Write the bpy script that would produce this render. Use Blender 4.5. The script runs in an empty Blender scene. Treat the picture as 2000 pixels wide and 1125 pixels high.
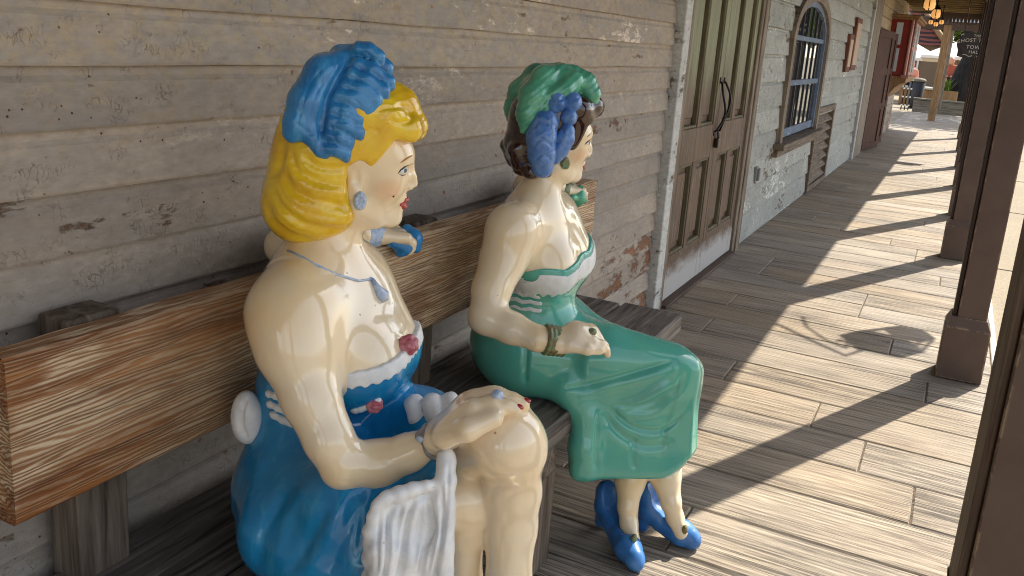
import bpy, bmesh, math, random
import numpy as np
from mathutils import Vector, Matrix
from mathutils.bvhtree import BVHTree

random.seed(7)
RNG = np.random.default_rng(11)
SC = bpy.context.scene
COL = SC.collection

# ------------------------------------------------------------------ camera
EYE = 1.35
CM = np.array([[0.8969888, 0.4356633, 0.0748903], [0.1698657, -0.1832916, -0.9682716], [-0.4081136, 0.8812501, -0.2384147]])          # rows: right, down, forward
CF, CPX, CPY = 1687.02, 1053.75, 483.23          # focal length and principal point, photo pixels (2000 wide)
cam = bpy.data.cameras.new('camera')
cam.sensor_fit = 'HORIZONTAL'
cam.sensor_width = 36.0
cam.lens = CF / 2000.0 * 36.0
cam.shift_x = (1000 - CPX) / 2000.0
cam.shift_y = (CPY - 562.5) / 2000.0
cam.clip_start = 0.02
cam.clip_end = 3000
cam_o = bpy.data.objects.new('camera', cam)
COL.objects.link(cam_o)
mw = Matrix(((CM[0][0], -CM[1][0], -CM[2][0], 0.0),
             (CM[0][1], -CM[1][1], -CM[2][1], 0.0),
             (CM[0][2], -CM[1][2], -CM[2][2], EYE),
             (0, 0, 0, 1)))
cam_o.matrix_world = mw
SC.camera = cam_o

# ------------------------------------------------------------------ sky, sun, exposure
SUN_EL = math.radians(45)
SUN_H = np.array([0.396, 0.918]); SUN_H = SUN_H / np.linalg.norm(SUN_H)
SUN_AZ = math.atan2(SUN_H[0], SUN_H[1])      # clockwise from +Y
w = bpy.data.worlds.new('World')
SC.world = w
w.use_nodes = True
nt = w.node_tree
nt.nodes.clear()
sky = nt.nodes.new('ShaderNodeTexSky')
sky.sky_type = 'NISHITA'
sky.sun_disc = False
sky.sun_elevation = SUN_EL
sky.sun_rotation = SUN_AZ
bg = nt.nodes.new('ShaderNodeBackground')
bg.inputs['Strength'].default_value = 0.15
wo = nt.nodes.new('ShaderNodeOutputWorld')
warm = nt.nodes.new('ShaderNodeHueSaturation')      # desaturated sky, so the shade turns out less blue
warm.inputs['Saturation'].default_value = 0.5
nt.links.new(sky.outputs[0], warm.inputs['Color'])
nt.links.new(warm.outputs[0], bg.inputs[0])
nt.links.new(bg.outputs[0], wo.inputs[0])

sun = bpy.data.lights.new('sun', 'SUN')
sun.energy = 4.2
sun.angle = math.radians(0.53)
sun.color = (1.0, 0.93, 0.80)
sun_o = bpy.data.objects.new('sun', sun)
COL.objects.link(sun_o)
sd = Vector((SUN_H[0] * math.cos(SUN_EL), SUN_H[1] * math.cos(SUN_EL), math.sin(SUN_EL)))
sun_o.rotation_euler = sd.to_track_quat('Z', 'Y').to_euler()
sun_o.location = (6, 10, 12)

SC.view_settings.view_transform = 'Standard'
SC.view_settings.look = 'None'
SC.view_settings.gamma = 1.0
SC.view_settings.exposure = 1.06
SC.view_settings.use_curve_mapping = False
SC.cycles.pixel_filter_type = 'BLACKMAN_HARRIS'
SC.cycles.filter_width = 1.1

# ------------------------------------------------------------------ measuring helpers (metres, wall plane x = WX, walkway along +y)
WX = -1.262

def ray(px, py):
    d = np.array([(px - CPX) / CF, (py - CPY) / CF, 1.0])
    return CM.T @ d

def at_x(px, py, x):
    d = ray(px, py)
    return d * (x / d[0]) + np.array([0, 0, EYE])

def at_y(px, py, y):
    d = ray(px, py)
    return d * (y / d[1]) + np.array([0, 0, EYE])

def at_z(px, py, z=0.0):
    d = ray(px, py)
    return d * ((z - EYE) / d[2]) + np.array([0, 0, EYE])

def depth(p):
    return float(CM[2] @ (np.array(p) - np.array([0, 0, EYE])))

# ------------------------------------------------------------------ objects
def tag(o, label=None, cat=None, group=None, kind=None):
    if label: o['label'] = label
    if cat: o['category'] = cat
    if group: o['group'] = group
    if kind: o['kind'] = kind
    return o

def thing(name, label, cat, loc=(0, 0, 0), group=None):
    o = bpy.data.objects.new(name, None)
    o.empty_display_size = 0.1
    COL.objects.link(o)
    o.location = loc
    tag(o, label, cat, group)
    return o

def origin(parent):
    v = Vector((0, 0, 0))
    while parent is not None:
        v += parent.location
        parent = parent.parent
    return v

def link_mesh(name, me, mat, parent=None, label=None):
    """me is in world metres; it is moved into its parent's space"""
    off = origin(parent)
    me.transform(Matrix.Translation(-off))
    o = bpy.data.objects.new(name, me)
    COL.objects.link(o)
    if parent is not None:
        o.parent = parent
    if mat is not None:
        for m in (mat if isinstance(mat, (list, tuple)) else [mat]):
            me.materials.append(m)
    if label: o['label'] = label
    return o

class MB:
    """collects shapes, then links them as ONE mesh"""
    def __init__(self):
        self.bm = bmesh.new()
        self.tint = self.bm.loops.layers.float_color.new('tint')
    def _tint(self, faces, t):
        if t is None: t = random.random()
        c = (t, random.random(), random.random(), 1)
        for f in faces:
            for l in f.loops: l[self.tint] = c
    def hexa(self, pts, mi=0, t=None):
        v = [self.bm.verts.new(p) for p in pts]
        fs = []
        for q in ((0, 3, 2, 1), (4, 5, 6, 7), (0, 1, 5, 4), (1, 2, 6, 5), (2, 3, 7, 6), (3, 0, 4, 7)):
            f = self.bm.faces.new([v[i] for i in q]); f.material_index = mi; fs.append(f)
        self._tint(fs, t)
        return v, fs
    def box(self, x0, x1, y0, y1, z0, z1, mi=0, t=None, bev=0.0, seg=1):
        v, fs = self.hexa([(x0, y0, z0), (x1, y0, z0), (x1, y1, z0), (x0, y1, z0),
                           (x0, y0, z1), (x1, y0, z1), (x1, y1, z1), (x0, y1, z1)], mi, t)
        if bev:
            es = list({e for f in fs for e in f.edges})
            r = bmesh.ops.bevel(self.bm, geom=es, offset=bev, segments=seg, affect='EDGES', profile=0.6)
            tt = None
            for f in r['faces']:
                f.material_index = mi
        return v, fs
    def prism(self, poly, fn, d0, d1, mi=0, t=None, smooth=False):
        """poly: 2-D outline; fn(u, v, d) -> point"""
        a = [self.bm.verts.new(fn(u, v, d0)) for u, v in poly]
        b = [self.bm.verts.new(fn(u, v, d1)) for u, v in poly]
        n = len(poly); fs = []
        for i in range(n):
            f = self.bm.faces.new((a[i], a[(i + 1) % n], b[(i + 1) % n], b[i])); f.smooth = smooth; fs.append(f)
        fs.append(self.bm.faces.new(a[::-1])); fs.append(self.bm.faces.new(b))
        for f in fs: f.material_index = mi
        self._tint(fs, t)
        return fs
    def tube(self, pts, r, n=8, mi=0, t=None, cap=True, smooth=True):
        pts = [Vector(p) for p in pts]
        rs = r if isinstance(r, (list, tuple)) else [r] * len(pts)
        rings = []; prev = None
        for i, p in enumerate(pts):
            d = (pts[min(i + 1, len(pts) - 1)] - pts[max(i - 1, 0)]).normalized()
            if prev is None:
                up = Vector((0, 0, 1)) if abs(d.z) < 0.9 else Vector((1, 0, 0))
                u = d.cross(up).normalized()
            else:
                u = (prev - d * prev.dot(d)).normalized()
            prev = u
            vv = d.cross(u)
            rings.append([self.bm.verts.new(p + (u * math.cos(2 * math.pi * k / n) + vv * math.sin(2 * math.pi * k / n)) * rs[i]) for k in range(n)])
        fs = []
        for a, b in zip(rings, rings[1:]):
            for k in range(n):
                f = self.bm.faces.new((a[k], a[(k + 1) % n], b[(k + 1) % n], b[k])); f.smooth = smooth; fs.append(f)
        if cap:
            fs.append(self.bm.faces.new(rings[0][::-1])); fs.append(self.bm.faces.new(rings[-1]))
        for f in fs: f.material_index = mi
        self._tint(fs, t)
        return fs
    def lathe(self, prof, c, n=24, mi=0, t=None, axis='z', smooth=True):
        rings = []
        for r, h in prof:
            ring = []
            for k in range(n):
                a = 2 * math.pi * k / n
                if axis == 'z': p = (c[0] + r * math.cos(a), c[1] + r * math.sin(a), c[2] + h)
                elif axis == 'x': p = (c[0] + h, c[1] + r * math.cos(a), c[2] + r * math.sin(a))
                else: p = (c[0] + r * math.cos(a), c[1] + h, c[2] + r * math.sin(a))
                ring.append(self.bm.verts.new(p))
            rings.append(ring)
        fs = []
        for a, b in zip(rings, rings[1:]):
            for k in range(n):
                f = self.bm.faces.new((a[k], a[(k + 1) % n], b[(k + 1) % n], b[k])); f.smooth = smooth; fs.append(f)
        fs.append(self.bm.faces.new(rings[0][::-1])); fs.append(self.bm.faces.new(rings[-1]))
        for f in fs: f.material_index = mi
        self._tint(fs, t)
        return fs
    def mesh(self, name='m', normals=True):
        if normals: bmesh.ops.recalc_face_normals(self.bm, faces=self.bm.faces[:])
        me = bpy.data.meshes.new(name)
        self.bm.to_mesh(me); self.bm.free()
        return me
    def build(self, name, mat, parent=None, label=None):
        return link_mesh(name, self.mesh(name), mat, parent, label)

# ------------------------------------------------------------------ materials
class NB:
    def __init__(self, name):
        self.m = bpy.data.materials.new(name); self.m.use_nodes = True
        self.t = self.m.node_tree; self.t.nodes.clear()
        self.out = self.n('ShaderNodeOutputMaterial')
        self.b = self.n('ShaderNodeBsdfPrincipled')
        self.t.links.new(self.b.outputs[0], self.out.inputs[0])
    def n(self, ty, **kw):
        x = self.t.nodes.new(ty)
        for k, v in kw.items(): setattr(x, k, v)
        return x
    def link(self, a, b): self.t.links.new(a, b)
    def pos(self): return self.n('ShaderNodeNewGeometry').outputs['Position']
    def attr(self, name): return self.n('ShaderNodeAttribute', attribute_name=name)
    def vec(self, src, scale=(1, 1, 1), loc=(0, 0, 0)):
        m = self.n('ShaderNodeMapping'); m.inputs['Scale'].default_value = scale; m.inputs['Location'].default_value = loc
        self.link(src, m.inputs['Vector']); return m.outputs[0]
    def vadd(self, a, b, s=1.0):
        v = self.n('ShaderNodeVectorMath', operation='MULTIPLY_ADD')
        self.link(b, v.inputs[0]); v.inputs[1].default_value = (s, s, s); self.link(a, v.inputs[2]); return v.outputs[0]
    def noise(self, v, scale=1.0, detail=4, rough=0.55, dist=0.0):
        x = self.n('ShaderNodeTexNoise'); x.inputs['Scale'].default_value = scale
        x.inputs['Detail'].default_value = detail; x.inputs['Roughness'].default_value = rough; x.inputs['Distortion'].default_value = dist
        self.link(v, x.inputs['Vector']); return x.outputs['Fac']
    def wave(self, v, scale, dist=2.0, detail=2, ds=1.0, direction='Z', profile='SIN'):
        x = self.n('ShaderNodeTexWave', bands_direction=direction, wave_profile=profile)
        x.inputs['Scale'].default_value = scale; x.inputs['Distortion'].default_value = dist
        x.inputs['Detail'].default_value = detail; x.inputs['Detail Scale'].default_value = ds
        self.link(v, x.inputs['Vector']); return x.outputs['Fac']
    def vor(self, v, scale, feature='F1', rnd=1.0):
        x = self.n('ShaderNodeTexVoronoi', feature=feature); x.inputs['Scale'].default_value = scale; x.inputs['Randomness'].default_value = rnd
        self.link(v, x.inputs['Vector']); return x.outputs['Distance']
    def ramp(self, fac, stops, interp='LINEAR'):
        r = self.n('ShaderNodeValToRGB'); cr = r.color_ramp; cr.interpolation = interp
        while len(cr.elements) < len(stops): cr.elements.new(0.5)
        for e, (p, c) in zip(cr.elements, stops):
            e.position = p
            e.color = (c, c, c, 1) if not isinstance(c, (tuple, list)) else (c[0], c[1], c[2], 1)
        self.link(fac, r.inputs[0]); return r.outputs[0]
    def mix(self, fac, a, b, mode='MIX'):
        x = self.n('ShaderNodeMix', data_type='RGBA', blend_type=mode)
        for s, v in ((x.inputs[0], fac), (x.inputs[6], a), (x.inputs[7], b)):
            if isinstance(v, (int, float)): s.default_value = v
            elif isinstance(v, (tuple, list)): s.default_value = (v[0], v[1], v[2], 1)
            else: self.link(v, s)
        return x.outputs[2]
    def math(self, op, a, b=0.5, c=None):
        x = self.n('ShaderNodeMath', operation=op)
        for s, v in zip(x.inputs, (a, b, c)):
            if v is None: continue
            if isinstance(v, (int, float)): s.default_value = v
            else: self.link(v, s)
        return x.outputs[0]
    def hsv(self, col, h=0.5, s=1.0, v=1.0):
        x = self.n('ShaderNodeHueSaturation')
        for k, q in (('Hue', h), ('Saturation', s), ('Value', v)):
            if isinstance(q, (int, float)): x.inputs[k].default_value = q
            else: self.link(q, x.inputs[k])
        self.link(col, x.inputs['Color']); return x.outputs[0]
    def bump(self, h, strength=0.5, dist=0.01, normal=None):
        x = self.n('ShaderNodeBump'); x.inputs['Strength'].default_value = strength; x.inputs['Distance'].default_value = dist
        self.link(h, x.inputs['Height'])
        if normal is not None: self.link(normal, x.inputs['Normal'])
        return x.outputs[0]
    def done(self, col=None, rough=0.6, normal=None, spec=None, coat=None, metallic=None):
        b = self.b
        for k, v in (('Base Color', col), ('Roughness', rough), ('Normal', normal), ('Specular IOR Level', spec), ('Coat Weight', coat), ('Metallic', metallic)):
            if v is None: continue
            s = b.inputs[k]
            if isinstance(v, (int, float)): s.default_value = v
            elif isinstance(v, (tuple, list)): s.default_value = (v[0], v[1], v[2], 1)
            else: self.link(v, s)
        return self.m

def srgb(r, g, b):
    f = lambda c: (c / 255 / 12.92) if c <= 10.3 else (((c / 255) + 0.055) / 1.055) ** 2.4
    return (f(r), f(g), f(b))

def plain(name, col, rough=0.6, var=0.12, scale=30, metallic=None, coat=None, bump=0.1):
    k = NB(name)
    n = k.noise(k.pos(), scale, 4)
    c = k.hsv(col_node(k, col), 0.5, 1.0, k.math('MULTIPLY_ADD', n, var * 2, 1 - var))
    return k.done(c, rough, k.bump(n, bump, 0.004), metallic=metallic, coat=coat)

def col_node(k, col):
    x = k.n('ShaderNodeRGB'); x.outputs[0].default_value = (col[0], col[1], col[2], 1); return x.outputs[0]

def grain_vec(k, axis, off=1.0):
    """position stretched along the grain; every board gets its own stretch of grain"""
    a = k.attr('tint').outputs['Color']
    p = k.vadd(k.pos(), a, 7.0 * off)
    s = [26, 26, 26]; s['xyz'.index(axis)] = 1.6
    return k.vec(p, tuple(s)), p

def painted_siding(name, paint, paint2, wood, peel=0.42, peel_w=0.07, crack=1.0, splash=0.0, chalk_z=None):
    k = NB(name)
    g, p = grain_vec(k, 'y')
    big = k.noise(k.vec(p, (3, 2.0, 4)), 1.0, 6, 0.62)
    fine = k.noise(k.vec(p, (40, 30, 70)), 1.0, 5, 0.65)
    grain = k.noise(g, 2.0, 5, 0.6, 0.4)
    col = k.mix(k.ramp(big, [(0.36, 0), (0.62, 1)]), paint, paint2)
    col = k.mix(k.ramp(fine, [(0.3, 0.0), (0.72, 0.85)]), col, tuple(c * 0.62 for c in paint))
    # fine vertical crazing of the old paint
    nz = k.n('ShaderNodeTexNoise'); nz.inputs['Scale'].default_value = 40; nz.inputs['Detail'].default_value = 3; k.link(p, nz.inputs['Vector'])
    pd = k.vadd(p, nz.outputs['Color'], 0.035)
    cr = k.vor(k.vec(pd, (90, 110, 26)), 1.0, 'DISTANCE_TO_EDGE')
    crm = k.math('MULTIPLY', k.ramp(cr, [(0.0, 1), (0.05, 0)]), k.ramp(k.noise(k.vec(p, (14, 12, 20)), 1.0, 4, 0.7), [(0.5, 0), (0.62, 0.42 * crack)]))
    col = k.mix(crm, col, tuple(c * 0.3 for c in wood))
    # flakes gone down to the wood
    pm = k.math('ADD', k.math('MULTIPLY', k.noise(k.vec(p, (10, 6, 16)), 1.0, 8, 0.72), 0.75), k.math('MULTIPLY', k.noise(k.vec(p, (2, 0.9, 3)), 1.0, 3), 0.35))
    sz = k.n('ShaderNodeSeparateXYZ'); k.link(k.pos(), sz.inputs[0])
    # splash zone by the door: more bare wood low down near y = 3.5
    low = k.math('MULTIPLY', k.ramp(sz.outputs[2], [(0.2, 1), (0.8, 0)]), k.ramp(k.math('MULTIPLY', sz.outputs[1], 0.2), [(0.5, 0), (0.68, 1)]))
    pm = k.math('ADD', pm, k.math('MULTIPLY', low, -0.10 * splash))
    peelm = k.ramp(pm, [(peel - peel_w, 1), (peel, 0)])
    woodc = k.mix(k.ramp(grain, [(0.3, 0), (0.7, 1)]), tuple(c * 0.45 for c in wood), wood)
    col = k.mix(peelm, col, woodc)
    # scattered round chips and nail holes
    chp = k.math('MULTIPLY', k.ramp(k.vor(pd, 19.0), [(0.10, 1), (0.16, 0)]), k.ramp(k.noise(p, 9.0, 2), [(0.55, 0), (0.6, 1)]))
    col = k.mix(chp, col, woodc)
    hol = k.math('MULTIPLY', k.ramp(k.vor(p, 42.0), [(0.07, 1), (0.11, 0)]), k.ramp(k.noise(k.vec(p, (6, 5, 9)), 1.0, 2), [(0.52, 0), (0.58, 1)]))
    col = k.mix(hol, col, tuple(c * 0.2 for c in wood))
    # pale chalky remnants
    ch = k.ramp(k.math('ADD', k.math('MULTIPLY', k.noise(k.vec(p, (30, 16, 40)), 1.0, 6, 0.75), 0.6), k.math('MULTIPLY', k.noise(k.vec(p, (1.5, 1.3, 2.2)), 1.0, 2), 0.5)), [(0.63, 0), (0.69, 0.75)])
    if chalk_z is not None:
        hi = k.ramp(sz.outputs[2], [(min(0.99, (chalk_z - 0.1) / 1.0) if chalk_z < 1 else 0.0, 0), (1.0, 1)]) if chalk_z < 1 else k.math('SUBTRACT', k.math('MULTIPLY', sz.outputs[2], 1.4), chalk_z * 1.4 - 0.15)
        hi = k.ramp(hi, [(0.0, 0.12), (0.3, 1)])
        ch = k.math('MULTIPLY', ch, hi)
        grime = k.math('MULTIPLY', hi, k.ramp(k.noise(k.vec(p, (26, 20, 30)), 1.0, 6, 0.75), [(0.47, 0), (0.6, 0.38)]))
        col = k.mix(grime, col, srgb(186, 160, 112))
    col = k.mix(ch, col, tuple(min(1, c * 1.75 + 0.05) for c in paint))
    t = k.n('ShaderNodeSeparateColor'); k.link(k.attr('tint').outputs['Color'], t.inputs[0])
    col = k.hsv(col, 0.5, 0.95, k.math('MULTIPLY_ADD', t.outputs[1], 0.22, 0.89))
    h = k.math('ADD', k.math('MULTIPLY', fine, 0.5), k.math('ADD', k.math('MULTIPLY', peelm, -0.7), k.math('MULTIPLY', crm, -0.5)))
    h = k.math('ADD', h, k.math('MULTIPLY', grain, 0.5))
    return k.done(col, 0.72, k.bump(h, 0.95, 0.005), spec=0.25)

def old_wood(name, axis, light, dark, scale=2.0, rough=0.75, bump=0.6, worn=None, rings=0.0):
    k = NB(name)
    g, p = grain_vec(k, axis)
    a = k.noise(g, scale, 6, 0.6, 0.8)
    b = k.noise(k.vec(p, (5, 5, 5)), 1.0, 3)
    col = k.mix(k.ramp(a, [(0.32, 0), (0.66, 1)]), dark, light)
    col = k.hsv(col, 0.5, 1.0, k.math('MULTIPLY_ADD', b, 0.6, 0.7))
    h = a
    if rings:
        s = [1, 1, 1]; s['xyz'.index(axis)] = 0.09
        wv = k.wave(k.vec(p, tuple(s)), rings, 15.0, 4, 0.9, 'Z' if axis != 'z' else 'X')
        line = k.ramp(wv, [(0.4, 0), (1.0, 0.5)])
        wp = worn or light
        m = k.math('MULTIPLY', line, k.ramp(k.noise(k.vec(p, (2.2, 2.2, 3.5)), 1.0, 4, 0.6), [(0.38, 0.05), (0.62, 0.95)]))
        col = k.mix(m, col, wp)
        sp = k.n('ShaderNodeSeparateXYZ'); k.link(k.pos(), sp.inputs[0])
        # paler towards the nearer end, most of all along the grain ridges
        near_pale = k.math('ADD', k.math('MULTIPLY', k.noise(k.vec(p, (2.6, 1.6, 7)), 1.0, 5, 0.6), 1.0), k.math('MULTIPLY_ADD', sp.outputs[1], -0.34, 0.0))
        col = k.mix(k.math('MULTIPLY', k.ramp(near_pale, [(0.06, 0.9), (0.3, 0.0)]), k.ramp(wv, [(0.1, 0.25), (0.7, 1)])), col, wp)
        col = k.mix(k.ramp(k.noise(k.vec(p, (3, 1.2, 5)), 1.0, 5), [(0.42, 0.0), (0.58, 0.6)]), col, dark)
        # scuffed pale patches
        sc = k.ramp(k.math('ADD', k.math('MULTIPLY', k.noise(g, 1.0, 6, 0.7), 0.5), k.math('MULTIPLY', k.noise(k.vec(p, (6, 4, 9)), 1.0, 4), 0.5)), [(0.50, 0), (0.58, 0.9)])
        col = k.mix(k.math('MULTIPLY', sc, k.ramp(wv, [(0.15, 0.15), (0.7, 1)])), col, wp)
        h = k.math('ADD', k.math('MULTIPLY', wv, 0.6), k.math('MULTIPLY', a, 0.5))
    return k.done(col, rough, k.bump(h, bump, 0.004), spec=0.3)

def gloss_paint(name, col, rough=0.16, blotch=None, scale=9.0, paint_attr=False, streak=None, chips=None, coat=0.35, bumps=0.12):
    """thick glossy enamel on a sculpted figure"""
    k = NB(name)
    p = k.pos()
    n = k.noise(p, scale, 5, 0.6)
    base = col_node(k, col)
    if paint_attr:
        a = k.attr('paint')
        base = a.outputs['Color']
        base = k.mix(k.ramp(k.noise(p, 4.5, 4, 0.6), [(0.4, 0), (0.7, 0.4)]), base, srgb(226, 186, 120))
        base = k.hsv(base, 0.5, k.math('MULTIPLY_ADD', n, 0.4, 0.8), k.math('MULTIPLY_ADD', n, 0.2, 0.9))
    else:
        b2 = blotch or tuple(c * 0.7 for c in col)
        base = k.mix(k.ramp(n, [(0.35, 0), (0.68, 1)]), base, b2)
    if streak is not None:
        s = k.noise(k.vec(p, (45, 45, 9)), 1.0, 4, 0.6, 0.6)
        base = k.mix(k.ramp(s, [(0.52, 0), (0.72, 0.7)]), base, streak)
    if chips is not None:
        cm = k.ramp(k.noise(p, 70, 4, 0.7), [(0.68, 0), (0.72, 0.85)])
        base = k.mix(cm, base, chips)
    # hairline crazing and small knocks in the paint
    nz = k.n('ShaderNodeTexNoise'); nz.inputs['Scale'].default_value = 22; k.link(p, nz.inputs['Vector'])
    ck = k.vor(k.vadd(p, nz.outputs['Color'], 0.05), 13.0, 'DISTANCE_TO_EDGE')
    ckm = k.math('MULTIPLY', k.ramp(ck, [(0.0, 1), (0.018, 0)]), k.ramp(k.noise(p, 7.0, 3), [(0.62, 0), (0.7, 0.22)]))
    base = k.mix(ckm, base, (0.16, 0.11, 0.07))
    kn = k.math('MULTIPLY', k.ramp(k.vor(p, 34.0), [(0.05, 1), (0.09, 0)]), k.ramp(k.noise(p, 5.0, 2), [(0.58, 0), (0.62, 0.7)]))
    base = k.mix(kn, base, (0.2, 0.14, 0.09))
    fine = k.noise(p, 60, 3, 0.5)
    bn = k.bump(k.math('ADD', k.math('MULTIPLY', n, 1.0), k.math('MULTIPLY', fine, 0.25)), bumps, 0.01)
    r = k.math('MULTIPLY_ADD', k.noise(p, 14, 3), 0.14, max(0.02, rough - 0.09))
    m = k.done(base, r, bn, coat=coat)
    k.b.inputs['Coat Roughness'].default_value = 0.03
    return m

# ------------------------------------------------------------------ sculpting: blended solids turned into one skin (surface nets)
class Sculpt:
    def __init__(self, h=0.004):
        self.h = h; self.ops = []
    def chain(self, pts, k=0.02, op='u', sq=None):
        """pts: [(x,y,z,r)...] a tapering limb through the joints; sq: optional 3x3 matrix applied to space around the first joint"""
        P = np.array(pts, float)
        c = P[:, :3]; r = P[:, 3]
        m = r.max() * (1.0 if sq is None else 2.2)
        lo = c.min(0) - m; hi = c.max(0) + m
        def f(X):
            d = None
            for i in range(len(P) - 1) if len(P) > 1 else [0]:
                if len(P) == 1:
                    return np.sqrt(((X - c[0]) ** 2).sum(-1)) - r[0]
                a, b = c[i], c[i + 1]
                ab = b - a; L2 = max(ab @ ab, 1e-12)
                t = np.clip(((X - a) @ ab) / L2, 0, 1)
                q = X - a - t[..., None] * ab
                if sq is not None: q = q @ sq.T
                dd = np.sqrt((q ** 2).sum(-1)) - (r[i] + t * (r[i + 1] - r[i]))
                d = dd if d is None else smin(d, dd, 0.6 * min(r[i], 0.02))
            return d
        self.ops.append((f, lo, hi, k, op)); return self
    def ell(self, c, rad, ax=None, k=0.02, op='u'):
        c = np.array(c, float); rad = np.array(rad, float)
        A = np.eye(3) if ax is None else np.array(ax, float)       # rows: local axes
        ext = np.sqrt(((A * rad[:, None]) ** 2).sum(0))
        def f(X):
            q = (X - c) @ A.T
            k0 = np.sqrt(((q / rad) ** 2).sum(-1)); k1 = np.sqrt(((q / rad ** 2) ** 2).sum(-1))
            return k0 * (k0 - 1.0) / np.maximum(k1, 1e-9)
        self.ops.append((f, c - ext, c + ext, k, op)); return self
    def box(self, c, half, ax=None, rnd=0.01, k=0.02, op='u'):
        c = np.array(c, float); half = np.array(half, float)
        A = np.eye(3) if ax is None else np.array(ax, float)
        ext = np.abs(A * half[:, None]).sum(0) + rnd
        def f(X):
            q = np.abs((X - c) @ A.T) - (half - rnd)
            return np.sqrt((np.maximum(q, 0) ** 2).sum(-1)) + np.minimum(q.max(-1), 0) - rnd
        self.ops.append((f, c - ext, c + ext, k, op)); return self
    def cut(self, fn, k=0.004):
        """keep only where fn(X) < 0"""
        self.ops.append((fn, None, None, k, 'i')); return self
    def shape(self, fn, lo, hi, k=0.01, op='u'):
        self.ops.append((fn, np.array(lo, float), np.array(hi, float), k, op)); return self
    def grid(self):
        los = [o[1] for o in self.ops if o[4] == 'u']; his = [o[2] for o in self.ops if o[4] == 'u']
        lo = np.min(los, 0) - 4 * self.h; hi = np.max(his, 0) + 4 * self.h
        n = np.ceil((hi - lo) / self.h).astype(int) + 1
        D = np.full(n, 0.2, np.float32)
        for f, l, h_, k, op in self.ops:
            if l is None:
                i0 = np.zeros(3, int); i1 = n
            else:
                pad = k + 3 * self.h
                i0 = np.clip(np.floor((l - pad - lo) / self.h).astype(int), 0, n)
                i1 = np.clip(np.ceil((h_ + pad - lo) / self.h).astype(int) + 1, 0, n)
            if (i1 <= i0).any(): continue
            for a in range(i0[0], i1[0], 48):
                b = min(a + 48, i1[0])
                gx = (lo[0] + self.h * np.arange(a, b))[:, None, None]
                gy = (lo[1] + self.h * np.arange(i0[1], i1[1]))[None, :, None]
                gz = (lo[2] + self.h * np.arange(i0[2], i1[2]))[None, None, :]
                S = D[a:b, i0[1]:i1[1], i0[2]:i1[2]]
                if op == 'i':
                    msk = S < 0.05
                    if not msk.any(): continue
                    X = np.stack(np.broadcast_arrays(gx, gy, gz), -1)[msk]
                    S[msk] = -smin(-S[msk], -f(X), k)
                    continue
                X = np.stack(np.broadcast_arrays(gx, gy, gz), -1)
                d = f(X).astype(np.float32)
                if op == 'u': S[...] = smin(S, d, k)
                else: S[...] = -smin(-S, d, k)
        return D, lo
    def build(self, name, mat, parent=None, smooth=1, move=None, paint=None, label=None, soften=None):
        D, lo = self.grid()
        V, Q = surface_nets(D, lo, self.h)
        me = bpy.data.meshes.new(name)
        me.from_pydata(V.tolist(), [], Q.tolist())
        me.validate()
        if smooth:
            bm = bmesh.new(); bm.from_mesh(me)
            if soften is not None:
                for fn, nit in soften:
                    vs = [v for v in bm.verts if fn(v.co)]
                    for _ in range(nit): bmesh.ops.smooth_vert(bm, verts=vs, factor=0.5, use_axis_x=True, use_axis_y=True, use_axis_z=True)
            for _ in range(smooth): bmesh.ops.smooth_vert(bm, verts=bm.verts, factor=0.5, use_axis_x=True, use_axis_y=True, use_axis_z=True)
            bm.to_mesh(me); bm.free()
        if move is not None:
            n = len(me.vertices)
            P = np.empty(n * 3, np.float32); me.vertices.foreach_get('co', P); P = P.reshape(-1, 3)
            N = np.empty(n * 3, np.float32); me.vertex_normals.foreach_get('vector', N); N = N.reshape(-1, 3)
            P = P + N * move(P.astype(float), N)[:, None]
            me.vertices.foreach_set('co', P.astype(np.float32).ravel()); me.update()
        if paint is not None:
            n = len(me.vertices)
            P = np.empty(n * 3, np.float32); me.vertices.foreach_get('co', P); P = P.reshape(-1, 3).astype(float)
            N = np.empty(n * 3, np.float32); me.vertex_normals.foreach_get('vector', N); N = N.reshape(-1, 3)
            c = np.ones((n, 4), np.float32); c[:, :3] = paint(P, N)
            at = me.color_attributes.new('paint', 'FLOAT_COLOR', 'POINT'); at.data.foreach_set('color', c.ravel())
        for p in me.polygons: p.use_smooth = True
        return link_mesh(name, me, mat, parent, label)

def smin(a, b, k):
    if k <= 0: return np.minimum(a, b)
    h = np.maximum(k - np.abs(a - b), 0.0) / k
    return np.minimum(a, b) - h * h * (k * 0.25)

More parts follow.
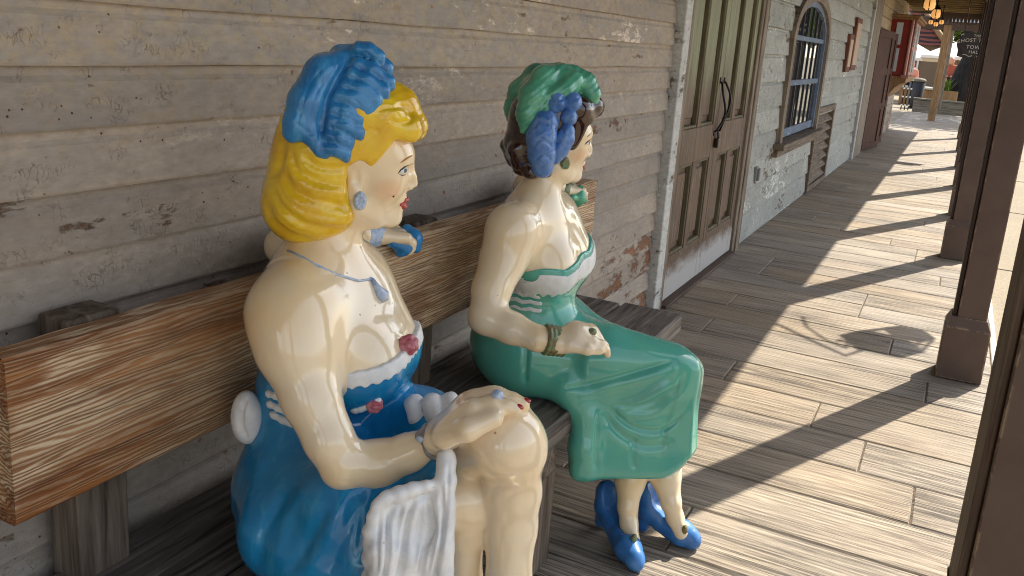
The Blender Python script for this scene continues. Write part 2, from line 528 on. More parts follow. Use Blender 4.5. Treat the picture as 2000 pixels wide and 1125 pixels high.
def surface_nets(D, lo, h):
    S = D < 0
    nx, ny, nz = D.shape
    cnt = np.zeros((nx - 1, ny - 1, nz - 1), np.int8)
    for dx in (0, 1):
        for dy in (0, 1):
            for dz in (0, 1):
                cnt += S[dx:nx - 1 + dx, dy:ny - 1 + dy, dz:nz - 1 + dz]
    act = (cnt > 0) & (cnt < 8)
    idx = np.argwhere(act)
    vid = np.full(act.shape, -1, np.int32); vid[act] = np.arange(len(idx))
    acc = np.zeros((len(idx), 3)); num = np.zeros(len(idx))
    cs = [(a, b, c) for a in (0, 1) for b in (0, 1) for c in (0, 1)]
    val = {c: D[idx[:, 0] + c[0], idx[:, 1] + c[1], idx[:, 2] + c[2]].astype(float) for c in cs}
    for i, a in enumerate(cs):
        for b in cs[i + 1:]:
            if sum(abs(u - v) for u, v in zip(a, b)) != 1: continue
            va, vb = val[a], val[b]
            m = (va < 0) != (vb < 0)
            t = np.zeros(len(idx)); t[m] = va[m] / (va[m] - vb[m])
            pa, pb = np.array(a, float), np.array(b, float)
            acc[m] += pa + t[m, None] * (pb - pa); num[m] += 1
    V = lo + h * (idx + acc / num[:, None])
    quads = []
    for ax in range(3):
        u, v = [(1, 2), (2, 0), (0, 1)][ax]
        sl0 = [slice(1, -1)] * 3; sl1 = [slice(1, -1)] * 3
        sl0[ax] = slice(0, -1); sl1[ax] = slice(1, None)
        A, B = S[tuple(sl0)], S[tuple(sl1)]
        e = np.argwhere(A != B)
        off = np.array([1, 1, 1]); off[ax] = 0
        flip = A[e[:, 0], e[:, 1], e[:, 2]]
        e = e + off
        du = np.zeros(3, int); du[u] = 1; dv = np.zeros(3, int); dv[v] = 1
        g = lambda q: vid[q[:, 0], q[:, 1], q[:, 2]]
        q = np.stack([g(e - du - dv), g(e - dv), g(e), g(e - du)], 1)
        q[~flip] = q[~flip][:, ::-1]
        quads.append(q)
    return V, np.concatenate(quads)

# ================================================================== THE SETTING
M = {}
def floor_mat():
    k = NB('stamped_boards')
    a = k.attr('tint').outputs['Color']
    sep = k.n('ShaderNodeSeparateColor'); k.link(a, sep.inputs[0])
    p = k.vadd(k.pos(), a, 9.0)
    g = k.noise(k.vec(p, (2.2, 60, 60)), 1.6, 6, 0.62, 0.9)
    g2 = k.noise(k.vec(p, (2.6, 150, 150)), 1.0, 5, 0.65, 0.5)
    wv = k.wave(k.vec(p, (0.35, 1, 1)), 13.0, 7.0, 3, 1.1, 'Y')
    blot = k.noise(k.vec(p, (2.5, 5, 5)), 1.0, 6, 0.65)
    col = k.mix(k.ramp(g, [(0.3, 0), (0.65, 1)]), srgb(118, 102, 86), srgb(186, 168, 142))
    col = k.mix(k.ramp(blot, [(0.42, 0), (0.7, 0.6)]), col, srgb(152, 138, 122))
    col = k.mix(k.ramp(k.noise(k.vec(k.pos(), (1.2, 1.2, 1)), 1.0, 4), [(0.45, 0), (0.7, 0.3)]), col, srgb(164, 136, 106))
    dark = k.math('MULTIPLY', k.ramp(g2, [(0.47, 0), (0.58, 1)]), k.ramp(k.noise(k.vec(p, (1.2, 5, 5)), 1.0, 5, 0.6), [(0.36, 0.1), (0.6, 0.95)]))
    col = k.mix(dark, col, srgb(66, 57, 50))
    col = k.hsv(col, 0.5, k.math('MULTIPLY_ADD', sep.outputs[2], 0.3, 0.75), k.math('MULTIPLY_ADD', sep.outputs[1], 0.2, 0.9))
    h = k.math('ADD', k.math('MULTIPLY', g, 0.8), k.math('ADD', k.math('MULTIPLY', wv, 0.35), k.math('MULTIPLY', dark, -0.5)))
    return k.done(col, 0.62, k.bump(h, 0.75, 0.006), spec=0.35)
M['floor'] = floor_mat()
M['groove'] = plain('groove_dirt', srgb(70, 62, 56), 0.9)
M['kerb'] = plain('pale_edge', srgb(205, 200, 188), 0.75, 0.15, 40)
def street_mat():
    k = NB('tan_concrete')
    p = k.pos()
    n = k.noise(p, 110, 5, 0.7); b = k.noise(p, 0.9, 4); sp = k.noise(p, 260, 2, 0.6)
    col = k.mix(k.ramp(n, [(0.35, 0), (0.65, 1)]), srgb(116, 103, 84), srgb(160, 146, 122))
    col = k.mix(k.ramp(sp, [(0.62, 0), (0.68, 0.7)]), col, srgb(88, 80, 72))
    col = k.hsv(col, 0.5, 1.0, k.math('MULTIPLY_ADD', b, 0.5, 0.75))
    return k.done(col, 0.85, k.bump(n, 0.5, 0.004))
M['street'] = street_mat()
M['siding'] = painted_siding('taupe_siding', srgb(178, 162, 144), srgb(152, 145, 137), srgb(152, 100, 64), 0.437, 0.05, 1.0, 1.0, 1.18)
M['siding_pale'] = painted_siding('pale_green_siding', srgb(184, 184, 174), srgb(160, 162, 156), srgb(126, 92, 68), 0.465, 0.05, 2.0)
M['siding_cream'] = painted_siding('cream_siding', srgb(190, 168, 130), srgb(176, 152, 116), srgb(120, 84, 56), 0.38)
M['trim_white'] = painted_siding('chipped_white_trim', srgb(204, 202, 194), srgb(190, 190, 186), srgb(104, 74, 54), 0.475)
M['trim_brown'] = old_wood('grey_brown_trim', 'z', srgb(152, 138, 120), srgb(88, 72, 58))
M['trim_brown_y'] = old_wood('grey_brown_trim_level', 'y', srgb(134, 118, 100), srgb(78, 62, 50))
M['post'] = None
def post_mat():
    k = NB('brown_post_paint')
    p = k.pos()
    n = k.noise(p, 5, 5, 0.6); f = k.noise(k.vec(p, (60, 60, 8)), 1.0, 4)
    col = k.mix(k.ramp(n, [(0.35, 0), (0.7, 1)]), srgb(88, 71, 62), srgb(101, 83, 73))
    ch = k.ramp(k.noise(k.vec(p, (28, 28, 16)), 1.0, 6, 0.72), [(0.70, 0), (0.72, 1)])
    col = k.mix(ch, col, srgb(176, 150, 120))
    bv = k.n('ShaderNodeBevel', samples=4); bv.inputs['Radius'].default_value = 0.008
    dt = k.n('ShaderNodeVectorMath', operation='DOT_PRODUCT'); k.link(bv.outputs[0], dt.inputs[0]); k.link(k.n('ShaderNodeNewGeometry').outputs['Normal'], dt.inputs[1])
    em = k.math('MULTIPLY', k.ramp(dt.outputs['Value'], [(0.9, 1), (0.985, 0)]), k.ramp(k.noise(k.vec(p, (30, 30, 14)), 1.0, 5, 0.7), [(0.5, 0), (0.56, 0.9)]))
    col = k.mix(em, col, srgb(186, 160, 130))
    dr = k.ramp(k.vor(k.vec(p, (9, 9, 5)), 1.0), [(0.035, 1), (0.05, 0)])
    col = k.mix(dr, col, srgb(40, 32, 28))
    h = k.math('ADD', k.math('MULTIPLY', f, 0.3), k.math('MULTIPLY', ch, -0.5))
    return k.done(col, 0.5, k.bump(h, 0.35, 0.004), spec=0.3)
M['post'] = post_mat()
M['post_edge'] = old_wood('pale_post_edge', 'z', srgb(122, 104, 88), srgb(70, 56, 48))  # paler tone for the walkway side of the nearest post
M['post_side_shade'] = plain('shaded_post_side', srgb(52, 34, 26), 0.6, 0.25, 12)  # unlit walkway side of the posts, its shade put into the brown
M['rafter'] = old_wood('rafter_wood', 'x', srgb(150, 128, 84), srgb(88, 72, 46))
M['ceiling'] = old_wood('ceiling_boards', 'y', srgb(96, 82, 60), srgb(54, 46, 36))
M['beam'] = old_wood('beam_paint', 'y', srgb(96, 78, 66), srgb(66, 52, 44))
M['iron'] = plain('black_iron', (0.012, 0.012, 0.013), 0.45, 0.3, 40, metallic=0.6)
M['dark'] = plain('dark_void', (0.012, 0.011, 0.01), 0.9)

# --- walkway: stamped boards across the walk, one sheet of boards with grooves
mb = MB()
mb.box(-1.32, 0.343, -9.0, 27.5, -0.14, -0.006, mi=1, t=0.5)
Y0 = 2.368 - 0.27 * 42
row = 0
y = Y0
while y < 27.4:
    cuts = sorted(random.sample([-0.95, -0.7, -0.5, -0.3, -0.1, 0.08, 0.2], random.choice([0, 1, 1, 1])))
    if row in (41,): cuts = [-0.52]
    xs = [-1.32] + cuts + [0.343]
    for xa, xb in zip(xs, xs[1:]):
        if xb - xa < 0.1: continue
        g = 0.0018; b = 0.006
        t = random.random()
        x0, x1, y0, y1 = xa + 0.0008, xb - 0.0008, y + g, y + 0.27 - g
        pts = [(x0, y0, -0.006), (x1, y0, -0.006), (x1, y1, -0.006), (x0, y1, -0.006)]
        top = [(x0 + b, y0 + b, 0), (x1 - b, y0 + b, 0), (x1 - b, y1 - b, 0), (x0 + b, y1 - b, 0)]
        va = [mb.bm.verts.new(p) for p in pts]; vb = [mb.bm.verts.new(p) for p in top]
        fs = [mb.bm.faces.new(vb)]
        for i in range(4): fs.append(mb.bm.faces.new((va[i], va[(i + 1) % 4], vb[(i + 1) % 4], vb[i])))
        mb._tint(fs, t)
    y += 0.27; row += 1
tag(mb.build('walkway', [M['floor'], M['groove']]), kind='structure')
mb = MB(); mb.box(0.345, 0.375, -9.0, 27.5, -0.14, 0.004, bev=0.004)
tag(mb.build('kerb', M['kerb']), kind='structure')
mb = MB()
v = [mb.bm.verts.new(p) for p in ((-400, -400, -0.06), (400, -400, -0.06), (400, 600, -0.06), (-400, 600, -0.06))]
mb._tint([mb.bm.faces.new(v)], 0.5)
# score lines of the paving
tag(mb.build('ground', M['street']), kind='structure')
mb = MB()
for yy in np.arange(-2, 40, 3.0): mb.box(0.38, 14, yy, yy + 0.012, -0.07, -0.056, t=0.5)
for xx in (3.4, 6.4, 9.4): mb.box(xx, xx + 0.012, -2, 40, -0.07, -0.0545, t=0.5)
tag(mb.build('paving_joints', M['groove']), kind='structure')

# --- wooden building along the walkway
shop = thing('wooden_building', 'weathered clapboard building with double doors and arched window beside the covered walkway', 'building', (WX, 0, 0))
mb = MB()
mb.box(WX - 0.25, WX - 0.05, -9.0, 12.78, -0.05, 2.9, t=0.5)
mb.build('wall_backing', M['dark'], shop)

def siding(name, mat, y0, y1, zs, holes=(), lip=0.012, maxlen=4.5):
    mb = MB()
    for z0, z1 in zip(zs, zs[1:]):
        segs = [(y0, y1)]
        for (ha, hb, za, zb, arch) in holes:
            zm = (z0 + z1) / 2
            if z1 > za + 0.01 and z0 < zb - 0.01:
                a, b = ha, hb
                if arch and z0 > arch:
                    q = min(1, (z0 - arch) / (zb - arch)); hw = (hb - ha) / 2 * math.sqrt(max(0, 1 - q * q)); c = (ha + hb) / 2
                    a, b = c - hw, c + hw
                new = []
                for s in segs:
                    if b <= s[0] or a >= s[1]: new.append(s); continue
                    if a > s[0]: new.append((s[0], a))
                    if b < s[1]: new.append((b, s[1]))
                segs = new
        for s0, s1 in segs:
            cuts = [s0]
            while s1 - cuts[-1] > maxlen: cuts.append(cuts[-1] + random.uniform(1.6, maxlen))
            cuts.append(s1)
            for a, b in zip(cuts, cuts[1:]):
                if b - a < 0.02: continue
                dx = random.uniform(-0.002, 0.002); t = random.random()
                n = max(1, int((b - a) / 0.25))
                ys = np.linspace(a + (0.001 if a > s0 else 0), b, n + 1)
                pw = [random.uniform(-0.0022, 0.0022) for _ in ys]
                prev = None; fs = []
                for yv, d in zip(ys, pw):
                    prof = [(WX - 0.05, z0 + 0.006 + d), (WX + lip + dx, z0 + 0.004 + d), (WX + lip + dx + 0.0015, z0 + 0.008 + d),
                            (WX + lip * 0.4 + dx, z1 - 0.022 + d * 0.5), (WX - 0.001 + dx, z1 - 0.012), (WX - 0.001 + dx, z1 + 0.004), (WX - 0.05, z1 + 0.004)]
                    ring = [mb.bm.verts.new((x, yv, z)) for x, z in prof]
                    if prev:
                        for i in range(len(ring) - 1):
                            fs.append(mb.bm.faces.new((prev[i], prev[i + 1], ring[i + 1], ring[i])))
                    else: first = ring
                    prev = ring
                fs.append(mb.bm.faces.new(first[::-1])); fs.append(mb.bm.faces.new(prev))
                mb._tint(fs, t)
    return mb.build(name, mat, shop)

zl = [-0.05] + list(np.arange(0.152, 2.75, 0.0985))
zl = [-0.05, 0.05, 0.152, 0.25, 0.36, 0.456, 0.549, 0.651, 0.745, 0.846, 0.945, 1.045, 1.146, 1.245, 1.345, 1.445, 1.545, 1.645, 1.745, 1.845, 1.945, 2.045, 2.145, 2.245, 2.345, 2.445, 2.545, 2.65]
siding('siding', M['siding'], -9.0, 4.03, zl)
zr = [-0.05, 0.02, 0.216, 0.397, 0.588, 0.775, 0.955, 1.142, 1.335, 1.52, 1.71, 1.9, 2.09, 2.28, 2.47, 2.66]
siding('siding', M['siding_pale'], 5.92, 12.62, zr, holes=[(7.03, 8.83, 0.62, 1.83, 1.46), (8.86, 10.13, 0.0, 0.785, None)], lip=0.018)
siding('siding', M['siding'], 4.03, 5.92, zl[23:])

# door frame
mb = MB()
mb.box(WX - 0.05, WX + 0.052, 4.035, 4.135, -0.02, 2.36, bev=0.004)
mb.build('door_casing', M['trim_white'], shop)
mb = MB()
mb.box(WX - 0.05, WX + 0.035, 4.135, 4.235, -0.02, 2.3, bev=0.004)
mb.box(WX - 0.05, WX + 0.035, 5.77, 5.83, -0.02, 2.3, bev=0.004)
mb.box(WX - 0.05, WX + 0.045, 5.83, 5.93, -0.02, 2.36, bev=0.004)
mb.box(WX - 0.05, WX + 0.035, 4.235, 5.77, 2.22, 2.34, bev=0.004)
mb.build('door_frame', M['trim_brown'], shop)
mb = MB(); mb.box(WX - 0.05, WX + 0.06, 4.235, 5.77, -0.02, 0.018, bev=0.004)
mb.build('threshold', M['beam'], shop)

def door_mat():
    k = NB('worn_door_paint')
    a = k.attr('tint').outputs['Color']
    pos = k.pos(); p = k.vadd(pos, a, 5.0)
    sx = k.n('ShaderNodeSeparateXYZ'); k.link(pos, sx.inputs[0])
    g = k.noise(k.vec(p, (30, 30, 2.0)), 1.6, 6, 0.6, 0.6)
    wood = k.mix(k.ramp(g, [(0.3, 0), (0.7, 1)]), srgb(62, 46, 34), srgb(118, 92, 68))
    green = k.mix(k.ramp(g, [(0.3, 0), (0.7, 1)]), srgb(112, 112, 82), srgb(142, 143, 108))
    zz = k.math('ADD', sx.outputs[2], k.math('MULTIPLY', k.noise(k.vec(p, (10, 10, 2.5)), 1.0, 5), 0.7))
    col = k.mix(k.ramp(k.math('MULTIPLY', zz, 0.4), [(0.555, 0), (0.68, 0.95)]), wood, green)
    zw = k.math('ADD', sx.outputs[2], k.math('MULTIPLY', k.noise(k.vec(p, (6, 6, 14)), 1.0, 6, 0.7), 0.22))
    col = k.mix(k.ramp(zw, [(0.24, 0.9), (0.33, 0)]), col, srgb(184, 180, 176))
    ft = k.ramp(k.noise(k.vec(p, (50, 50, 5)), 1.0, 5, 0.7), [(0.6, 0), (0.68, 0.5)])
    col = k.mix(ft, col, srgb(166, 160, 148))
    return k.done(col, 0.6, k.bump(g, 0.5, 0.004), spec=0.35)
M['door'] = door_mat()
M['door_mould'] = old_wood('green_moulding', 'z', srgb(118, 110, 84), srgb(80, 70, 52))
for ya, yb, hs in ((4.238, 5.0, 1), (5.004, 5.767, -1)):
    mb = MB()
    X0, X1, XP = WX - 0.045, WX + 0.018, WX - 0.012
    st = 0.085
    zrail = [0.022, 0.26, 0.74, 0.93, 2.1, 2.2]
    mb.box(X0, X1, ya, ya + st, zrail[0], zrail[5], bev=0.003)
    mb.box(X0, X1, yb - st, yb, zrail[0], zrail[5], bev=0.003)
    ym = (ya + yb) / 2
    for z0, z1 in ((zrail[0], zrail[1]), (zrail[2], zrail[3]), (zrail[4], zrail[5])):
        mb.box(X0, X1 - 0.001, ya + st, yb - st, z0, z1, bev=0.003)
    for z0, z1 in ((zrail[1], zrail[2]), (zrail[3], zrail[4])):
        mb.box(X0, X1 - 0.001, ym - 0.035, ym + 0.035, z0, z1, bev=0.003)
        for p0, p1 in ((ya + st, ym - 0.035), (ym + 0.035, yb - st)):
            mb.box(X0 + 0.004, XP - 0.004, p0, p1, z0, z1)
            mb.box(XP - 0.005, XP + 0.008, p0 + 0.045, p1 - 0.045, z0 + 0.05, z1 - 0.05, bev=0.006)
    d = mb.build('door', M['door'], shop)
    mb = MB()
    for z0, z1 in ((zrail[1], zrail[2]), (zrail[3], zrail[4])):
        for p0, p1 in ((ya + st, ym - 0.035), (ym + 0.035, yb - st)):
            w_ = 0.016
            for (a0, a1, c0, c1) in ((p0, p1, z0, z0 + w_), (p0, p1, z1 - w_, z1), (p0, p0 + w_, z0 + w_, z1 - w_), (p1 - w_, p1, z0 + w_, z1 - w_)):
                mb.box(XP - 0.003, X1 - 0.006, a0, a1, c0, c1, bev=0.003)
    mb.build('moulding', M['door_mould'], d)
    # S-shaped iron pull
    yc = 5.0 - hs * 0.045
    mb = MB()
    pts = []
    for i in range(17):
        u = i / 16
        z = 1.16 - 0.27 * u
        pts.append((X1 + 0.012 + 0.035 * math.sin(math.pi * u), yc - hs * 0.035 * math.sin(2 * math.pi * u), z))
    pts = [(X1 - 0.002, yc, 1.17)] + pts + [(X1 - 0.002, yc, 0.88)]
    mb.tube(pts, 0.0065, 8)
    mb.lathe([(0.018, 0), (0.018, 0.006), (0.01, 0.01)], (X1 - 0.003, yc, 1.175), 12, axis='x')
    mb.lathe([(0.018, 0), (0.018, 0.006), (0.01, 0.01)], (X1 - 0.003, yc, 0.875), 12, axis='x')
    mb.build('handle', M['iron'], d)
mb = MB()
mb.box(WX + 0.022, WX + 0.045, 4.975, 5.03, 0.79, 0.845, bev=0.006, seg=2)
mb.tube([(WX + 0.033, 4.985 + 0.0175 - 0.0175 * math.cos(a), 0.845 + 0.03 * math.sin(a)) for a in np.linspace(0, math.pi, 9)], 0.004, 6)
pl = mb.build('padlock', plain('padlock_brass', srgb(66, 58, 44), 0.4, metallic=0.7))
tag(pl, 'small dark padlock hanging between the iron pulls of the double doors', 'padlock')

# arched window
wy0, wy1, wz0, wz1, wza = 7.06, 8.80, 0.68, 1.80, 1.47
def arch_pts(y0, y1, za, zt, n=24):
    c, hw = (y0 + y1) / 2, (y1 - y0) / 2
    return [(c - hw * math.cos(math.pi * i / n), za + (zt - za) * math.sin(math.pi * i / n)) for i in range(n + 1)]
def arch_band(mb, oy0, oy1, ozt, iy0, iy1, izt, za, zb, x0, x1, mi=0):
    out = [(oy0, zb)] + arch_pts(oy0, oy1, za, ozt) + [(oy1, zb)]
    inn = [(iy0, zb)] + arch_pts(iy0, iy1, za, izt) + [(iy1, zb)]
    for i in range(len(out) - 1):
        mb.hexa([(x0, *out[i]), (x1, *out[i]), (x1, *inn[i]), (x0, *inn[i]), (x0, *out[i + 1]), (x1, *out[i + 1]), (x1, *inn[i + 1]), (x0, *inn[i + 1])], mi, 0.4)
win = None
mb = MB(); arch_band(mb, wy0 - 0.1, wy1 + 0.1, wz1 + 0.08, wy0, wy1, wz1, wza, wz0 - 0.02, WX - 0.05, WX + 0.045)
win = mb.build('window', M['trim_brown'], shop)
M['sash'] = painted_siding('blue_grey_sash', srgb(120, 136, 158), srgb(104, 118, 140), srgb(90, 80, 76), 0.36)
mb = MB(); arch_band(mb, wy0, wy1, wz1, wy0 + 0.05, wy1 - 0.05, wz1 - 0.045, wza, wz0, WX - 0.045, WX + 0.018)
mb.box(WX - 0.042, WX + 0.004, wy0 + 0.05, wy1 - 0.05, 0.68, 0.75, bev=0.003)
mb.box(WX - 0.042, WX + 0.006, wy0 + 0.05, wy1 - 0.05, 1.1, 1.145, bev=0.003)
mb.box(WX - 0.042, WX + 0.006, wy0 + 0.05, wy1 - 0.05, 1.465, 1.505, bev=0.003)
mb.build('sash', M['sash'], win)
mb = MB()
c_, hw_ = (wy0 + wy1) / 2, (wy1 - wy0) / 2
for i in range(1, 7):
    yy = wy0 + 0.05 + (wy1 - wy0 - 0.1) * i / 7
    zt = wza + (wz1 - wza) * math.sqrt(max(0, 1 - ((yy - c_) / hw_) ** 2)) - 0.03
    mb.box(WX - 0.012, WX + 0.001, yy - 0.009, yy + 0.009, 0.74, zt)
mb.build('glazing_bar', plain('dark_bars', srgb(38, 42, 48), 0.6), win)
k = NB('window_glass'); k.b.inputs['IOR'].default_value = 2.4; M['glass'] = k.done((0.02, 0.022, 0.025), 0.02, k.bump(k.noise(k.pos(), 3.0, 2), 0.04, 0.02), spec=1.0)
mb = MB(); pp = [(wy0 + 0.02, wz0 + 0.02)] + arch_pts(wy0 + 0.02, wy1 - 0.02, wza, wz1 - 0.02) + [(wy1 - 0.02, wz0 + 0.02)]
mb.prism(pp, lambda u, v, d: (d, u, v), WX - 0.02, WX - 0.009)
mb.build('pane', M['glass'], win)
mb = MB(); mb.box(WX - 0.05, WX + 0.1, wy0 - 0.2, wy1 + 0.2, 0.615, 0.66, bev=0.005); mb.box(WX - 0.05, WX + 0.05, wy0 - 0.16, wy1 + 0.16, 0.555, 0.613, bev=0.004)
mb.build('sill', M['trim_brown_y'], win)

# louvred vent beside the window
mb = MB()
mb.box(WX - 0.05, WX + 0.04, 8.87, 8.95, 0.02, 0.80, bev=0.003); mb.box(WX - 0.05, WX + 0.04, 10.04, 10.12, 0.02, 0.8, bev=0.003)
mb.box(WX - 0.05, WX + 0.042, 8.85, 10.14, 0.80, 0.86, bev=0.003); mb.box(WX - 0.05, WX + 0.039, 8.95, 10.04, 0.015, 0.07, bev=0.003)
vent = mb.build('vent', M['trim_brown_y'], shop)
mb = MB()
for i in range(7):
    z = 0.09 + i * 0.1
    mb.hexa([(WX - 0.045, 8.95, z + 0.075), (WX + 0.028, 8.95, z), (WX + 0.028, 10.04, z), (WX - 0.045, 10.04, z + 0.075),
             (WX - 0.045, 8.95, z + 0.09), (WX + 0.028, 8.95, z + 0.014), (WX + 0.028, 10.04, z + 0.014), (WX - 0.045, 10.04, z + 0.09)])
mb.build('louvre', M['trim_brown_y'], vent)
# corner board
mb = MB(); mb.box(WX - 0.05, WX + 0.05, 12.62, 12.78, -0.02, 2.7, bev=0.004)
mb.build('corner_board', M['trim_white'], shop)
# small metal box on the wall
mb = MB(); mb.box(WX, WX + 0.05, 6.3, 6.34, 0.44, 0.53, bev=0.005); mb.box(WX, WX + 0.03, 6.28, 6.36, 0.43, 0.54, bev=0.003)
mb.build('outlet_box', plain('outlet_grey', srgb(126, 126, 122), 0.5), shop)

# --- notices on the wall
M['notice_wood'] = old_wood('reddish_notice_frame', 'z', srgb(132, 84, 62), srgb(84, 50, 38))
M['paper'] = plain('aged_paper', srgb(190, 164, 140), 0.8, 0.2, 14)
for (ya, yb, za, zb, lab) in ((10.4, 10.75, 1.2, 1.62, 'small reddish wooden notice board low on the pale siding'), (10.85, 11.35, 1.22, 1.82, 'tall reddish wooden notice board with faded paper on the pale siding')):
    t = thing('notice_board', lab, 'notice board', (WX, ya, za))
    mb = MB(); mb.box(WX + 0.01, WX + 0.05, ya, yb, za, zb, bev=0.004); mb.build('frame', M['notice_wood'], t)
    mb = MB(); mb.box(WX + 0.05, WX + 0.055, ya + 0.05, yb - 0.05, za + 0.06, zb - 0.06); mb.build('paper', M['paper'], t)

# --- porch roof over the walk
roof = thing('porch_roof', 'timber porch roof with rafters covering the walkway', 'roof', (-0.5, 8, 2.37))
mb = MB(); mb.box(-1.36, 0.29, -9.0, 21.5, 2.62, 2.7, t=0.5); mb.build('ceiling', M['ceiling'], roof)
mb = MB()
for i in range(51):
    yy = -8.9 + i * 0.6
    mb.box(-1.3, 0.1, yy, yy + 0.06, 2.48, 2.618, bev=0.003)
mb.build('rafter', M['rafter'], roof)
mb = MB(); mb.box(0.1, 0.285, -9.0, 21.5, 2.37, 2.618, bev=0.004); mb.build('beam', M['beam'], roof)

def post(x, y, wb, wsh, label, zb=0.275, edge=False):
    """boxed post with a wider plinth; x, y = near left corner of the plinth"""
    t = thing('porch_post', label, 'post', (x + wb / 2, y + wb / 2, 0), 'posts along the edge of the walkway')
    cx, cy = x + wb / 2, y + wb / 2
    mb = MB()
    for ang in (0,):
        h = wb / 2
        mb.box(cx - h, cx + h, cy - h, cy + h, 0.004, zb - 0.03, bev=0.004)
        # sloped shoulder
        s = wsh / 2 + 0.004
        p0 = [(cx - h + .003, cy - h + .003, zb - 0.031), (cx + h - .003, cy - h + .003, zb - 0.031), (cx + h - .003, cy + h - .003, zb - 0.031), (cx - h + .003, cy + h - .003, zb - 0.031)]
        p1 = [(cx - s, cy - s, zb + 0.012), (cx + s, cy - s, zb + 0.012), (cx + s, cy + s, zb + 0.012), (cx - s, cy + s, zb + 0.012)]
        mb.hexa(p0 + p1)
    mb.build('plinth', M['post'], t)
    mb = MB(); s = wsh / 2
    # four boards round a core, with a recess at the walkway corner
    mb.box(cx - s + 0.018, cx + s, cy - s, cy + s, zb - 0.02, 2.37, bev=0.003)
    sh = mb.build('shaft', M['post'], t)
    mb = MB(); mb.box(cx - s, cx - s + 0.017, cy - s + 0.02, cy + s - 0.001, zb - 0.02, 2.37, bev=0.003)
    mb.build('side_board', M['post_edge'] if edge else M['post_side_shade'], t)
    return t
names = ['nearest brown boxed post at the right edge of the photo', 'brown square post with a chipped plinth on the walkway edge, second from the front',
         'brown square post with plinth just behind the chipped one', 'brown post fourth along the walkway edge, mostly hidden behind the others',
         'brown post fifth along the walkway edge, seen as a thin strip', 'brown post sixth along the walkway edge, seen as a thin strip',
         'brown post seventh along the walkway edge, seen as a thin strip', 'brown post farthest along the walkway edge, near the hanging sign']
for yb_ in (-0.75, -3.15, -5.6): post(0.1, yb_, 0.186, 0.135, 'brown square post behind the camera along the walkway edge')
P0 = post(0.152, 1.72, 0.22, 0.22, names[0], edge=True)
for (x, y), nm in zip([(0.106, 4.07), (0.058, 6.77), (0.075, 8.83), (0.085, 11.06), (0.08, 13.26), (0.07, 15.9), (0.06, 18.8)], names[1:]):
    post(x, y, 0.186 if y < 5 else 0.18, 0.135, nm)

# ================================================================== FARTHER DOWN THE WALK
M['brown_board'] = old_wood('red_brown_board', 'z', srgb(92, 50, 30), srgb(42, 22, 15))
M['tan_wood'] = old_wood('tan_wood', 'z', srgb(166, 132, 92), srgb(116, 86, 58))
M['red_paint'] = plain('red_booth_paint', srgb(138, 34, 24), 0.45, 0.15, 10)
M['pink_paint'] = plain('faded_red_paint', srgb(170, 112, 96), 0.5, 0.15, 12)
M['pale_glass'] = plain('pale_curtained_glass', srgb(196, 206, 210), 0.15, 0.12, 6)
M['amber'] = None
k = NB('amber_lamp_glass')
k.b.inputs['Emission Color'].default_value = (1.0, 0.5, 0.16, 1); k.b.inputs['Emission Strength'].default_value = 0.3
M['amber'] = k.done(srgb(250, 190, 110), 0.35)
M['canvas'] = plain('white_canvas', srgb(236, 232, 224), 0.8, 0.06, 6)
M['brown_wall'] = plain('brown_render', srgb(120, 100, 80), 0.85, 0.2, 2)
M['char'] = plain('charcoal_plastic', srgb(46, 44, 50), 0.5, 0.2, 8)
M['bark'] = old_wood('dark_bark', 'z', srgb(52, 48, 46), srgb(20, 18, 18), 1.2, 0.9, 1.0)
M['grey_plank'] = old_wood('grey_planks', 'x', srgb(150, 140, 122), srgb(90, 80, 68))

annex = thing('far_building', 'brown boarded building with open red brown doors beyond the white corner board', 'building', (WX, 12.8, 0))
mb = MB(); mb.box(WX - 0.25, WX - 0.002, 12.8, 19.6, -0.05, 1.84, t=0.4); mb.build('lower_wall', M['brown_board'], annex)
mb = MB()
for i in range(5): mb.box(WX - 0.25, WX + 0.012, 12.8, 19.6, 1.845 + i * 0.17, 2.008 + i * 0.17, bev=0.004)
mb.build('upper_wall', M['siding_cream'], annex)
mb = MB()
for i in range(5): mb.box(WX - 0.05, WX + 0.02, 16.6, 19.5, 0.0 + i * 0.18, 0.172 + i * 0.18, bev=0.004)
mb.build('lower_siding', M['siding'], annex)
mb = MB(); mb.box(WX - 0.04, WX + 0.05, 12.82, 13.75, -0.02, 2.3, bev=0.004); mb.build('wide_post', M['trim_brown'], annex)
for (ya, xa, yb, xb) in ((13.95, WX + 0.02, 14.75, WX + 0.17), (14.95, WX + 0.02, 15.75, WX + 0.15)):
    mb = MB()
    u = Vector((xb - xa, yb - ya, 0)); L = u.length; u.normalize(); nrm = Vector((u.y, -u.x, 0))
    def bar(u0, u1, z0, z1, d0, d1):
        P = lambda uu, z, d: Vector((xa, ya, 0)) + u * uu + nrm * d + Vector((0, 0, z))
        mb.hexa([P(u0, z0, d0), P(u1, z0, d0), P(u1, z0, d1), P(u0, z0, d1), P(u0, z1, d0), P(u1, z1, d0), P(u1, z1, d1), P(u0, z1, d1)])
    for a, b in ((0, 0.1), (L - 0.1, L)): bar(a, b, 0.02, 1.8, -0.02, 0.02)
    for z in (0.02, 0.62, 1.15, 1.7): bar(0.1, L - 0.1, z, z + 0.1, -0.018, 0.018)
    bar(0.1, L - 0.1, 0.1, 1.75, -0.006, 0.006)
    mb.build('open_door', M['brown_board'], annex)

